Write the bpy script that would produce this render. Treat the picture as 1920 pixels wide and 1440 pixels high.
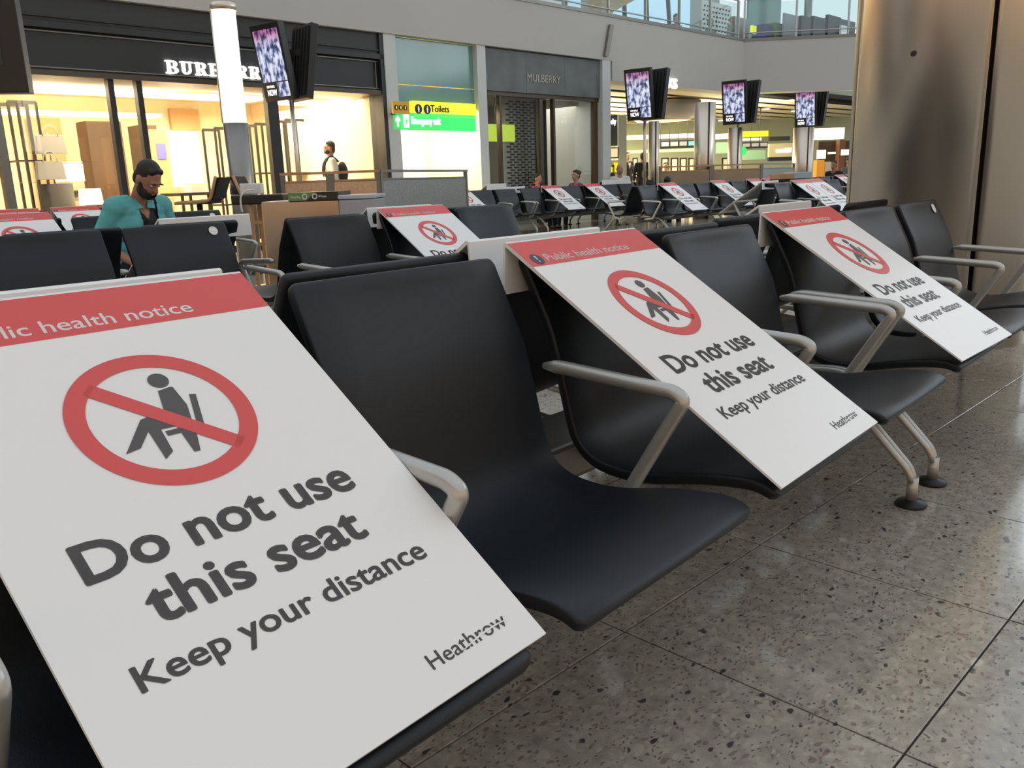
import bpy, bmesh, math, random
from mathutils import Vector, Matrix
random.seed(7)
PI = math.pi
scn = bpy.context.scene
COL = scn.collection
for o in list(bpy.data.objects):
    bpy.data.objects.remove(o)

# ------------------------------------------------------------------ camera
FPX, YAW, PIT, ROLL, CZ = 1566.4, .7341, .2398, -.0336, .98
dV = Vector((math.cos(YAW)*math.cos(PIT), math.sin(YAW)*math.cos(PIT), -math.sin(PIT)))
r0 = Vector((math.sin(YAW), -math.cos(YAW), 0)); u0 = r0.cross(dV)
rV = math.cos(ROLL)*r0 + math.sin(ROLL)*u0
uV = -math.sin(ROLL)*r0 + math.cos(ROLL)*u0
CAM = Vector((0, 0, CZ))
cd = bpy.data.cameras.new('camera'); cam = bpy.data.objects.new('camera', cd); COL.objects.link(cam)
cd.sensor_fit = 'HORIZONTAL'; cd.sensor_width = 36; cd.lens = 36*FPX/1920
cd.clip_start = .02; cd.clip_end = 300
cam.matrix_world = Matrix(((rV.x, uV.x, -dV.x, 0), (rV.y, uV.y, -dV.y, 0), (rV.z, uV.z, -dV.z, CZ), (0, 0, 0, 1)))
scn.camera = cam

# ------------------------------------------------------------------ sky, lamps, exposure
scn.view_settings.view_transform = 'Standard'
scn.view_settings.look = 'None'
scn.view_settings.exposure = 0.0
scn.view_settings.gamma = 1.0
scn.view_settings.use_curve_mapping = False
wd = bpy.data.worlds.new('world'); scn.world = wd; wd.use_nodes = True
wd.node_tree.nodes['Background'].inputs[0].default_value = (.86, .93, 1, 1)
wd.node_tree.nodes['Background'].inputs[1].default_value = 1.03

def area_lamp(name, loc, sx, sy, power, col, rot=(0, 0, 0)):
    l = bpy.data.lights.new(name, 'AREA'); l.shape = 'RECTANGLE'; l.size = sx; l.size_y = sy
    l.energy = power; l.color = col
    o = bpy.data.objects.new(name, l); COL.objects.link(o); o.location = loc; o.rotation_euler = rot
    return o
FA, BK = -.0426, YAW - PI/2
def toworld(s, t, z, rot):
    return Vector((s*math.cos(rot)-t*math.sin(rot), s*math.sin(rot)+t*math.cos(rot), z))
# lamps of the shops and the low ceiling beyond the balcony, plus an added fill
area_lamp('shop_ceiling_lamp', toworld(7.0, 14.6, 2.5, FA), 6, 3, 620, (1, .80, .52), (0, 0, FA))
area_lamp('corridor_lamp', toworld(11.4, 13.1, 2.35, FA), 1.6, .8, 120, (1, .9, .62), (0, 0, FA))
area_lamp('undercroft_lamp', toworld(23, 20, 3.02, FA), 12, 8, 1000, (1, .9, .62), (0, 0, FA))
area_lamp('undercroft_lamp', toworld(4, 30, 2.9, BK), 12, 5, 800, (1, .93, .66), (0, 0, BK))
area_lamp('undercroft_uplighter', toworld(22, 17, 2.2, FA), 8, 3, 260, (1, .86, .58), (PI, 0, FA))
area_lamp('undercroft_uplighter', toworld(3, 28, 2.4, BK), 12, 3, 420, (1, .9, .6), (PI, 0, BK))
area_lamp('stone_shop_fill', toworld(14.6, 13.9, 2.6, FA), 2.5, 1.5, 35, (1, .93, .8), (0, 0, FA))  # fill light added to brighten the pierced screen and dark interior

# ------------------------------------------------------------------ pixel helpers (a ray of the photograph met with a real plane)
def ray(px, py): return dV + rV*((px-960)/FPX) - uV*((py-720)/FPX)
def aty(px, py, y):
    v = ray(px, py); return CAM + v*(y/v.y)
def atz(px, py, z):
    v = ray(px, py); return CAM + v*((z-CZ)/v.z)
def pl(px, py, t, rot=FA):            # -> (s, z) on the vertical plane local y = t of a frame turned by rot
    v = ray(px, py); n = Vector((-math.sin(rot), math.cos(rot), 0)); q = CAM + v*(t/v.dot(n))
    return q.x*math.cos(rot)+q.y*math.sin(rot), q.z

# ------------------------------------------------------------------ materials
MATS = {}
def mat(name, col, rough=.5, metal=0, emit=None, es=1.0, spec=.5, bump=0, bscale=40, var=0, vscale=5, alpha=None, coat=0, stretch=None):
    if name in MATS: return MATS[name]
    m = bpy.data.materials.new(name); m.use_nodes = True; nt = m.node_tree; b = nt.nodes['Principled BSDF']
    b.inputs['Base Color'].default_value = (*col, 1); b.inputs['Roughness'].default_value = rough
    b.inputs['Metallic'].default_value = metal; b.inputs['Specular IOR Level'].default_value = spec
    b.inputs['Coat Weight'].default_value = coat
    if emit: b.inputs['Emission Color'].default_value = (*emit, 1); b.inputs['Emission Strength'].default_value = es
    if var or bump:
        tc = nt.nodes.new('ShaderNodeNewGeometry'); mp = nt.nodes.new('ShaderNodeMapping')
        nt.links.new(tc.outputs['Position'], mp.inputs['Vector'])
        if stretch: mp.inputs['Scale'].default_value = stretch
    if var:
        n = nt.nodes.new('ShaderNodeTexNoise'); n.inputs['Scale'].default_value = vscale; n.inputs['Detail'].default_value = 4
        nt.links.new(mp.outputs[0], n.inputs['Vector'])
        r = nt.nodes.new('ShaderNodeValToRGB'); r.color_ramp.elements[0].position = .3; r.color_ramp.elements[1].position = .7
        r.color_ramp.elements[0].color = (*[c*(1-var) for c in col], 1); r.color_ramp.elements[1].color = (*[min(1, c*(1+var)) for c in col], 1)
        nt.links.new(n.outputs['Fac'], r.inputs[0]); nt.links.new(r.outputs[0], b.inputs['Base Color'])
    if bump:
        n2 = nt.nodes.new('ShaderNodeTexNoise'); n2.inputs['Scale'].default_value = bscale; n2.inputs['Detail'].default_value = 3
        nt.links.new(mp.outputs[0], n2.inputs['Vector'])
        bp = nt.nodes.new('ShaderNodeBump'); bp.inputs['Strength'].default_value = bump; bp.inputs['Distance'].default_value = .002
        nt.links.new(n2.outputs['Fac'], bp.inputs['Height']); nt.links.new(bp.outputs[0], b.inputs['Normal'])
    MATS[name] = m; return m

def glass_mat(name, tint=(.9, .97, .95), mixf=.12, rough=.02):
    m = bpy.data.materials.new(name); m.use_nodes = True; nt = m.node_tree; nt.nodes.clear()
    out = nt.nodes.new('ShaderNodeOutputMaterial'); mx = nt.nodes.new('ShaderNodeMixShader'); tr = nt.nodes.new('ShaderNodeBsdfTransparent')
    gl = nt.nodes.new('ShaderNodeBsdfGlossy'); gl.inputs['Roughness'].default_value = rough
    tr.inputs[0].default_value = (*tint, 1)
    fr = nt.nodes.new('ShaderNodeFresnel'); fr.inputs[0].default_value = 1.5
    ad = nt.nodes.new('ShaderNodeMath'); ad.operation = 'ADD'; ad.inputs[1].default_value = mixf
    ge = nt.nodes.new('ShaderNodeNewGeometry'); iv = nt.nodes.new('ShaderNodeMath'); iv.operation = 'SUBTRACT'; iv.inputs[0].default_value = 1
    mu = nt.nodes.new('ShaderNodeMath'); mu.operation = 'MULTIPLY'; nt.links.new(ge.outputs['Backfacing'], iv.inputs[1])
    nt.links.new(fr.outputs[0], ad.inputs[0]); nt.links.new(ad.outputs[0], mu.inputs[0]); nt.links.new(iv.outputs[0], mu.inputs[1]); nt.links.new(mu.outputs[0], mx.inputs[0])
    nt.links.new(tr.outputs[0], mx.inputs[1]); nt.links.new(gl.outputs[0], mx.inputs[2]); nt.links.new(mx.outputs[0], out.inputs[0])
    MATS[name] = m; return m

def terrazzo():
    m = bpy.data.materials.new('terrazzo'); m.use_nodes = True; nt = m.node_tree; b = nt.nodes['Principled BSDF']; L = nt.links.new
    geo = nt.nodes.new('ShaderNodeNewGeometry')
    nz = nt.nodes.new('ShaderNodeTexNoise'); nz.inputs['Scale'].default_value = 14; nz.inputs['Detail'].default_value = 3
    L(geo.outputs['Position'], nz.inputs['Vector'])
    dist = nt.nodes.new('ShaderNodeMixRGB'); dist.blend_type = 'ADD'; dist.inputs[0].default_value = .06
    L(geo.outputs['Position'], dist.inputs[1]); L(nz.outputs['Color'], dist.inputs[2])
    def chips(scale, thr, w, rand):
        v = nt.nodes.new('ShaderNodeTexVoronoi'); v.inputs['Scale'].default_value = scale; v.inputs['Randomness'].default_value = 1
        mp = nt.nodes.new('ShaderNodeMapping'); mp.inputs['Location'].default_value = (rand, rand*2, 0); mp.inputs['Scale'].default_value = (1, 1.7, 1); mp.inputs['Rotation'].default_value = (0, 0, rand)
        L(dist.outputs[0], mp.inputs[0]); L(mp.outputs[0], v.inputs['Vector'])
        sp = nt.nodes.new('ShaderNodeSeparateColor'); L(v.outputs['Color'], sp.inputs[0])
        c = nt.nodes.new('ShaderNodeMath'); c.operation = 'GREATER_THAN'; c.inputs[1].default_value = w; L(sp.outputs[0], c.inputs[0])
        d = nt.nodes.new('ShaderNodeMapRange'); d.inputs['From Min'].default_value = thr; d.inputs['From Max'].default_value = thr*.8
        L(v.outputs['Distance'], d.inputs['Value'])
        mu = nt.nodes.new('ShaderNodeMath'); mu.operation = 'MULTIPLY'; L(c.outputs[0], mu.inputs[0]); L(d.outputs[0], mu.inputs[1])
        return mu.outputs[0]
    base = nt.nodes.new('ShaderNodeValToRGB')
    n1 = nt.nodes.new('ShaderNodeTexNoise'); n1.inputs['Scale'].default_value = 30; n1.inputs['Detail'].default_value = 8; n1.inputs['Roughness'].default_value = .7
    L(geo.outputs['Position'], n1.inputs['Vector']); L(n1.outputs['Fac'], base.inputs[0])
    e = base.color_ramp.elements; e[0].position = .3; e[0].color = (.26, .243, .205, 1); e[1].position = .72; e[1].color = (.52, .475, .395, 1)
    cur = base.outputs[0]
    for (sc, th, w, rnd, col) in ((17, .34, .84, 3.1, (.46, .42, .36)), (38, .38, .70, 1.3, (.48, .43, .36)), (48, .38, .72, 7.7, (.27, .21, .18)), (80, .36, .68, 5.3, (.17, .16, .145)), (30, .28, .82, 2.2, (.075, .075, .075)), (14, .19, .89, 4.4, (.06, .06, .06)), (12, .25, .955, 6.4, (.60, .55, .45))):
        mx = nt.nodes.new('ShaderNodeMixRGB'); L(chips(sc, th, w, rnd), mx.inputs[0]); L(cur, mx.inputs[1]); mx.inputs[2].default_value = (*col, 1); cur = mx.outputs[0]
    L(cur, b.inputs['Base Color'])
    rr = nt.nodes.new('ShaderNodeMapRange'); rr.inputs['To Min'].default_value = .07; rr.inputs['To Max'].default_value = .16
    n3 = nt.nodes.new('ShaderNodeTexNoise'); n3.inputs['Scale'].default_value = 3; L(geo.outputs['Position'], n3.inputs['Vector']); L(n3.outputs['Fac'], rr.inputs['Value']); L(rr.outputs[0], b.inputs['Roughness'])
    b.inputs['Specular IOR Level'].default_value = .75
    return m

M_tile = terrazzo()
M_grout = mat('grout', (.02, .02, .019), .8)
M_seat = mat('seat_skin', (.0055, .008, .012), .42, spec=.42, bump=.25, bscale=900)
M_alu = mat('cast_aluminium', (.50, .50, .475), .36, .55, bump=.08, bscale=300)
M_alud = mat('satin_beam', (.23, .225, .20), .42, .6)
M_rubber = mat('black_rubber', (.012, .012, .012), .5)
M_board = mat('white_board', (.86, .86, .85), .38, spec=.4)
M_red = mat('print_red', (.70, .085, .08), .4)
M_grey = mat('print_grey', (.085, .078, .078), .42)
M_dkblue = mat('badge_slate', (.05, .055, .075), .42)
M_white = mat('white_paint', (.8, .8, .78), .45)
M_wall = mat('warm_grey_wall', (.50, .485, .455), .6, var=.03, vscale=.4)
M_pier = mat('pale_pier', (.58, .62, .60), .4)
M_char = mat('charcoal_fascia', (.022, .023, .023), .45)
M_char2 = mat('charcoal_fascia_light', (.032, .032, .030), .5)
M_bronze = mat('bronze_trim', (.09, .075, .055), .4, .5)
M_stone = mat('grey_stone', (.13, .15, .15), .55, var=.22, vscale=2.2)
M_teal = mat('teal_glass', (.17, .34, .31), .12, spec=.7)
M_cream = mat('cream_plaster', (.80, .68, .46), .7)
M_creamw = mat('cream_white', (.85, .76, .56), .7)
M_tan = mat('tan_panel', (.55, .36, .18), .6)
M_brown = mat('dark_brown_wood', (.08, .045, .022), .5, var=.3, vscale=3, stretch=(1, 1, .2))
M_black = mat('black_metal', (.014, .013, .012), .4)
M_blackm = mat('matt_black', (.01, .01, .01), .7)
M_steel = mat('brushed_steel', (.74, .65, .55), .36, 1, bump=.12, bscale=20, stretch=(1, 1, .04))
M_steeld = mat('steel_dark', (.30, .29, .27), .35, .9)
M_mesh = mat('perforated_steel', (.30, .31, .30), .4, .55, var=.25, vscale=60)
M_glow = mat('warm_light_strip', (1, .9, .7), .5, emit=(1, .86, .60), es=5)
M_glowp = mat('lit_white_panel', (1, .95, .85), .5, emit=(1, .92, .72), es=1.6)
M_tube = mat('light_tube', (1, 1, .96), .5, emit=(1, .98, .93), es=2.6)
M_lamp = mat('downlight', (1, 1, 1), .5, emit=(1, .93, .75), es=4)
M_slat = mat('ceiling_slat', (.78, .66, .46), .55)
M_void = mat('ceiling_void', (.03, .025, .02), .9)
M_greenw = mat('pale_green_wall', (.50, .53, .36), .6)
M_green = mat('glass_green', (.25, .40, .27), .3)
M_wood = mat('light_wood', (.50, .27, .12), .5, var=.15, vscale=6)
M_beige = mat('beige_panel', (.42, .37, .22), .6)
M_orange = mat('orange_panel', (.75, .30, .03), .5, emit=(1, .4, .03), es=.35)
M_yel = mat('yellow_sign', (.85, .75, .02), .4, emit=(1, .88, .03), es=.75)
M_yeldim = mat('amber_sign', (.55, .30, .02), .4, emit=(.6, .30, .02), es=.25)
M_lime = mat('lime_sign_reflection', (.4, .6, .05), .4, emit=(.48, .62, .05), es=.75)  # glow imitating the yellow signs mirrored in the shop glass
M_grn = mat('green_sign', (.03, .7, .15), .4, emit=(.05, .80, .15), es=.75)
M_ltext = mat('lit_letters', (1, 1, 1), .4, emit=(1, 1, .97), es=2.2)
M_wtext = mat('white_letters', (.9, .9, .88), .4, emit=(1, 1, 1), es=.35)
M_btext = mat('black_letters', (.03, .03, .02), .5)
M_gold = mat('pale_metal_letters', (.35, .33, .27), .35, .6)
M_glass = glass_mat('shop_glass', (.97, .98, .97), .02)
M_glassb = glass_mat('balustrade_glass', (.82, .92, .90), .07)
M_paper = mat('crumpled_paper', (.42, .40, .38), .7, var=.2, vscale=25)
M_sky = mat('window_daylight', (.5, .65, .8), .4, emit=(.50, .66, .85), es=.8)
M_plastic = mat('grey_plastic', (.33, .35, .37), .4)
M_skin = mat('skin', (.50, .27, .18), .5); M_skin2 = mat('skin_tanned', (.36, .18, .11), .5)
M_hair = mat('dark_hair', (.012, .009, .007), .55, bump=.5, bscale=300)
M_hairb = mat('brown_hair', (.05, .03, .02), .6, bump=.5, bscale=300)
M_hairg = mat('grey_hair', (.25, .23, .2), .6)
M_eyew = mat('eye_white', (.7, .68, .65), .3); M_lip = mat('lip', (.30, .10, .08), .5)
M_tealc = mat('teal_cloth', (.12, .44, .46), .8, var=.12, vscale=14); M_blackc = mat('black_cloth', (.010, .010, .013), .8)
M_whitec = mat('white_cloth', (.72, .70, .66), .8); M_redc = mat('red_cloth', (.42, .05, .04), .8); M_pinkc = mat('patterned_pink_cloth', (.28, .10, .16), .8, var=.9, vscale=26)
M_navy = mat('navy_cloth', (.02, .025, .05), .8); M_greyc = mat('grey_cloth', (.13, .12, .11), .8)

def screen_mat():
    m = bpy.data.materials.new('advert_picture'); m.use_nodes = True; nt = m.node_tree; b = nt.nodes['Principled BSDF']; L = nt.links.new
    tc = nt.nodes.new('ShaderNodeTexCoord'); mp = nt.nodes.new('ShaderNodeMapping'); mp.inputs['Scale'].default_value = (11, 1, 6); L(tc.outputs['Object'], mp.inputs[0])
    n = nt.nodes.new('ShaderNodeTexNoise'); n.inputs['Scale'].default_value = 1.2; n.inputs['Detail'].default_value = 3; L(mp.outputs[0], n.inputs['Vector'])
    r = nt.nodes.new('ShaderNodeValToRGB'); L(n.outputs['Fac'], r.inputs[0]); e = r.color_ramp.elements
    e[0].position = .36; e[0].color = (.03, .04, .09, 1); e[1].position = .6; e[1].color = (.80, .84, 1, 1)
    k = e.new(.46); k.color = (.16, .19, .36, 1); k = e.new(.51); k.color = (.48, .52, .75, 1)
    sx = nt.nodes.new('ShaderNodeSeparateXYZ'); L(tc.outputs['Object'], sx.inputs[0])
    mr = nt.nodes.new('ShaderNodeMapRange'); mr.inputs['From Min'].default_value = .22; mr.inputs['From Max'].default_value = .42; L(sx.outputs['Z'], mr.inputs['Value'])
    mx = nt.nodes.new('ShaderNodeMixRGB'); mx.blend_type = 'MULTIPLY'; L(mr.outputs[0], mx.inputs[0]); L(r.outputs[0], mx.inputs[1]); mx.inputs[2].default_value = (.7, .25, .40, 1)
    L(mx.outputs[0], b.inputs['Emission Color']); b.inputs['Emission Strength'].default_value = .95; b.inputs['Base Color'].default_value = (.02, .02, .02, 1); b.inputs['Roughness'].default_value = .2
    MATS['advert'] = m; return m
M_adv = screen_mat()

# ------------------------------------------------------------------ mesh helpers
class G:
    def __init__(s): s.v = []; s.f = []; s.sm = []
    def add(s, vs, fs, smooth=False, xf=None):
        n = len(s.v)
        s.v += [tuple(xf @ Vector(p)) if xf else tuple(p) for p in vs]
        s.f += [tuple(i+n for i in f) for f in fs]; s.sm += [smooth]*len(fs); return s
    def box(s, x0, x1, y0, y1, z0, z1, xf=None):
        v = [(x, y, z) for z in (z0, z1) for y in (y0, y1) for x in (x0, x1)]
        return s.add(v, [(0, 2, 3, 1), (4, 5, 7, 6), (0, 1, 5, 4), (2, 6, 7, 3), (0, 4, 6, 2), (1, 3, 7, 5)], False, xf)
    def cbox(s, c, d, xf=None):
        return s.box(c[0]-d[0]/2, c[0]+d[0]/2, c[1]-d[1]/2, c[1]+d[1]/2, c[2]-d[2]/2, c[2]+d[2]/2, xf)
    def prism(s, pts, a0, a1, axis='x', smooth=False, xf=None):   # pts 2D; axis x:(y,z)  y:(x,z)  z:(x,y)
        n = len(pts)
        def P(p, a): return {'x': (a, p[0], p[1]), 'y': (p[0], a, p[1]), 'z': (p[0], p[1], a)}[axis]
        v = [P(p, a0) for p in pts]+[P(p, a1) for p in pts]
        s.add(v, [tuple(range(n))[::-1], tuple(range(n, 2*n))], False, xf)
        base = len(s.v)-2*n
        for i in range(n):
            j = (i+1) % n; s.f.append((base+i, base+j, base+n+j, base+n+i)); s.sm.append(smooth)
        return s
    def tube(s, path, r, n=10, ry=None, up=(0, 0, 1), caps=True, xf=None):
        P = [Vector(p) for p in path]; k = len(P); rs = r if isinstance(r, (list, tuple)) else [r]*k
        vs = []; U = None
        for i, p in enumerate(P):
            t = (P[min(i+1, k-1)]-P[max(i-1, 0)]).normalized()
            if U is None:
                U = Vector(up); U = (U - t*U.dot(t))
                if U.length < 1e-4: U = Vector((1, 0, 0)) - t*t.x
                U.normalize()
            else: U = (U - t*U.dot(t)).normalized()
            W = t.cross(U)
            for a in range(n):
                an = 2*PI*a/n; q = (ry/r if ry and not isinstance(r, (list, tuple)) else 1)
                vs.append(p + W*math.cos(an)*rs[i] + U*math.sin(an)*rs[i]*q)
        fs = [(i*n+a, i*n+(a+1) % n, (i+1)*n+(a+1) % n, (i+1)*n+a) for i in range(k-1) for a in range(n)]
        s.add(vs, fs, True, xf)
        if caps: b = len(s.v)-k*n; s.f += [tuple(b+i for i in range(n))[::-1], tuple(b+(k-1)*n+i for i in range(n))]; s.sm += [False, False]
        return s
    def lathe(s, prof, n=24, c=(0, 0, 0), xf=None, smooth=True):
        vs = [(c[0]+r*math.cos(2*PI*a/n), c[1]+r*math.sin(2*PI*a/n), c[2]+z) for r, z in prof for a in range(n)]
        k = len(prof); s.add(vs, [(i*n+a, i*n+(a+1) % n, (i+1)*n+(a+1) % n, (i+1)*n+a) for i in range(k-1) for a in range(n)], smooth, xf)
        b = len(s.v)-k*n; s.f += [tuple(b+i for i in range(n))[::-1], tuple(b+(k-1)*n+i for i in range(n))]; s.sm += [False, False]
        return s
    def ball(s, c, r, n=12, m=8, xf=None):
        r = (r, r, r) if not isinstance(r, (tuple, list)) else r
        vs = [(0, 0, -1)]+[(math.cos(2*PI*a/n)*math.sin(PI*i/m), math.sin(2*PI*a/n)*math.sin(PI*i/m), -math.cos(PI*i/m)) for i in range(1, m) for a in range(n)]+[(0, 0, 1)]
        vs = [(c[0]+x*r[0], c[1]+y*r[1], c[2]+z*r[2]) for x, y, z in vs]
        fs = [(0, 1+(a+1) % n, 1+a) for a in range(n)]
        fs += [(1+i*n+a, 1+i*n+(a+1) % n, 1+(i+1)*n+(a+1) % n, 1+(i+1)*n+a) for i in range(m-2) for a in range(n)]
        t = len(vs)-1; fs += [(1+(m-2)*n+a, 1+(m-2)*n+(a+1) % n, t) for a in range(n)]
        return s.add(vs, fs, True, xf)
    def mesh(s, name, mt, bev=0, off=(0, 0, 0)):
        me = bpy.data.meshes.new(name)
        me.from_pydata([(x-off[0], y-off[1], z-off[2]) for x, y, z in s.v], [], s.f)
        me.polygons.foreach_set('use_smooth', s.sm)
        if bev:
            b = bmesh.new(); b.from_mesh(me)
            ed = [e for e in b.edges if len(e.link_faces) == 2 and e.calc_face_angle(0) > .6]
            bmesh.ops.bevel(b, geom=ed, offset=bev, segments=2, profile=.6, affect='EDGES', clamp_overlap=True)
            b.to_mesh(me); b.free()
        me.materials.append(mt); me.update(); return me

def obj(name, me, parent=None, loc=(0, 0, 0), rot=(0, 0, 0), scale=None, label=None):
    o = bpy.data.objects.new(name, me); COL.objects.link(o); o.location = loc; o.rotation_euler = rot
    if scale: o.scale = scale
    if parent: o.parent = parent
    if label: o['label'] = label
    return o
def tag(o, label, cat, group=None):
    o['label'] = label; o['category'] = cat
    if group: o['group'] = group
    return o
def thing(name, label, cat, loc=(0, 0, 0), rotz=0, group=None):
    o = bpy.data.objects.new(name, None); COL.objects.link(o); o.location = loc; o.rotation_euler = (0, 0, rotz); o.empty_display_size = .1
    return tag(o, label, cat, group)
def struct(name, g, m, bev=0, parent=None):
    o = obj(name, g.mesh(name, m, bev) if isinstance(g, G) else g, parent)
    if not parent: o['kind'] = 'structure'
    return o
def fillet(pts, r, k=5):
    P = [Vector(p) for p in pts]; out = [P[0]]
    for i in range(1, len(P)-1):
        a, b, c = P[i-1], P[i], P[i+1]; d1 = (a-b); d2 = (c-b); rr = min(r, d1.length*.45, d2.length*.45)
        p1 = b+d1.normalized()*rr; p2 = b+d2.normalized()*rr
        for j in range(k+1):
            t = j/k; out.append(p1*(1-t)**2+b*2*t*(1-t)+p2*t*t)
    return out+[P[-1]]
class Fr:     # a thing standing in a turned frame: build in frame coordinates, the Empty sits at its base
    def __init__(s, name, label, cat, so, to, zo=0, rot=FA, group=None):
        s.o = (so, to, zo); s.rot = rot
        s.e = thing(name, label, cat, toworld(so, to, zo, rot), rot, group)
    def part(s, name, g, m, bev=0, parent=None, label=None): return obj(name, g.mesh(name, m, bev, s.o), parent or s.e, label=label)
def frame_obj(name, g, m, rot=FA, bev=0):   # single-mesh object in a frame
    xs = [v[0] for v in g.v]; ys = [v[1] for v in g.v]; zs = [v[2] for v in g.v]
    off = ((min(xs)+max(xs))/2, (min(ys)+max(ys))/2, min(zs))
    return obj(name, g.mesh(name, m, bev, off), None, toworld(off[0], off[1], off[2], rot), (0, 0, rot))

def text_mesh(s, x0, x1, base, cap, mt, bold=0.0, th=.0005, name='lettering', up3=None, gap=1.0):
    """flat lettering between x0 and x1, cap height cap; up3 maps (x, y, h) to 3D"""
    def mk(body, bold):
        c = bpy.data.curves.new('t', 'FONT'); c.body = body; c.offset = bold; c.space_character = gap; c.resolution_u = 4
        o = bpy.data.objects.new('t', c); COL.objects.link(o)
        me = bpy.data.meshes.new_from_object(o.evaluated_get(bpy.context.evaluated_depsgraph_get()))
        bpy.data.objects.remove(o); bpy.data.curves.remove(c); return me
    me = mk(s, 0); H = mk('H', 0); ch = max(v.co.y for v in H.vertices); bpy.data.meshes.remove(H)
    xs = [v.co.x for v in me.vertices]; a, b = min(xs)-bold, max(xs)+bold; sx = (x1-x0)/(b-a); sy = cap/ch
    bm = bmesh.new(); bm.from_mesh(me); bpy.data.meshes.remove(me)
    bmesh.ops.remove_doubles(bm, verts=bm.verts, dist=.0005)
    if bold:
        src = bpy.data.meshes.new('tmpb'); bm.to_mesh(src); bm.free(); bm = bmesh.new()
        for k_ in range(8):
            n0_ = len(bm.verts); bm.from_mesh(src); bm.verts.ensure_lookup_table()
            for v_ in bm.verts[n0_:]: v_.co.x += bold*math.cos(k_*PI/4); v_.co.y += bold*math.sin(k_*PI/4)
        bpy.data.meshes.remove(src)
    fs = list(bm.faces)
    for f in fs:
        if f.normal.z < 0: f.normal_flip()
    if th:
        r = bmesh.ops.extrude_face_region(bm, geom=fs)
        for e in r['geom']:
            if isinstance(e, bmesh.types.BMVert): e.co.z += 1
        bmesh.ops.delete(bm, geom=fs, context='FACES') if False else None
    for v in bm.verts:
        x = x0+(v.co.x-a)*sx; y = base+v.co.y*sy; h = th if v.co.z > .5 else 0
        v.co = Vector(up3(x, y, h)) if up3 else Vector((x, -h, y))
    out = bpy.data.meshes.new(name); bm.normal_update(); bm.to_mesh(out); bm.free(); out.materials.append(mt); return out

# ------------------------------------------------------------------ the floor: separate terrazzo tiles on a dark bed
GA = -.0562; T = .6
gx0, gy0 = (lambda p: (p.x*math.cos(GA)+p.y*math.sin(GA), -p.x*math.sin(GA)+p.y*math.cos(GA)))(atz(1171, 1184, 0))
fl = struct('floor', G().box(-12, 62, -14, 50, -.12, -.006), M_grout)
tile_me = G().add([(-.298, -.298, -.02), (.298, -.298, -.02), (.298, .298, -.02), (-.298, .298, -.02), (-.298, -.298, -.001), (.298, -.298, -.001), (.298, .298, -.001), (-.298, .298, -.001), (-.2965, -.2965, 0), (.2965, -.2965, 0), (.2965, .2965, 0), (-.2965, .2965, 0)],
    [(0, 1, 5, 4), (1, 2, 6, 5), (2, 3, 7, 6), (3, 0, 4, 7), (4, 5, 9, 8), (5, 6, 10, 9), (6, 7, 11, 10), (7, 4, 8, 11), (8, 9, 10, 11)]).mesh('floor_tile', M_tile)
cells = []
for i in range(-22, 86):
    for j in range(-20, 70):
        X, Y = gx0+(i+.5)*T, gy0+(j+.5)*T
        w = toworld(X, Y, 0, GA); v = w-CAM; z = v.dot(dV); vis = 0
        if z > .2:
            px, py = 960+FPX*v.dot(rV)/z, 720-FPX*v.dot(uV)/z
            if -250 < px < 2200 and py < 1750: vis = 1
        cells.append((0 if vis else 1, v.length, X, Y, w))
cells.sort(key=lambda c: (c[0], c[1]))
for k, c in enumerate(cells[:290]):
    obj('floor_tile', tile_me, fl, c[4], (0, 0, GA))
rest = G()
for c in cells[290:]:
    if c[1] > 60: continue
    xf = Matrix.Translation(c[4]) @ Matrix.Rotation(GA, 4, 'Z')
    rest.add([(-.2975, -.2975, -.001), (.2975, -.2975, -.001), (.2975, .2975, -.001), (-.2975, .2975, -.001)], [(0, 1, 2, 3)], False, xf)
rs = obj('floor_tiles', rest.mesh('floor_tiles', M_tile), fl); rs['kind'] = 'stuff'

# ------------------------------------------------------------------ balcony band, upper floor, roof, far walls
CF = 12.5
sL = -6; sP = pl(1138, 110, CF)[0]; sC, zTop = pl(1386, 79, CF); zB1 = 3.53; zB2 = 3.10
struct('wall_back', G().box(sL, sP, CF-.15, CF+.35, zB1, zTop).box(sP, sC, CF-.15, CF+.35, zB2, zTop), M_wall).matrix_world = Matrix.Rotation(FA, 4, 'Z')
cw = toworld(sC, CF-.15, 0, FA); c2 = CAM + ray(1640, 66)*22.6; c2.z = 0
dr = (c2-cw); ang2 = math.atan2(dr.y, dr.x); L2 = dr.length*1.6
o = struct('wall_right', G().box(0, L2, 0, .5, zB2, zTop), M_wall); o.location = cw; o.rotation_euler = (0, 0, ang2)
o = struct('trim_1', G().box(sL, sC, CF-.17, CF-.0, zTop, zTop+.07), M_alud); o.rotation_euler = (0, 0, FA)
o = struct('trim_2', G().box(0, L2, -.02, .2, zTop, zTop+.07), M_alud); o.location = cw; o.rotation_euler = (0, 0, ang2)
# angled strip on the band by the corner of the shops
s0, z0 = pl(1131, 105, CF-.16); s1, z1 = pl(1141, 46, CF-.16)
o = frame_obj('banner_bracket', G().prism([(s0, z0), (s0+.13, z0), (s1+.13, z1), (s1, z1)], CF-.22, CF-.155, 'y'), M_alud); tag(o, 'slanting grey metal strip on the pale balcony band right of the stone fascia', 'bracket')
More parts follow.
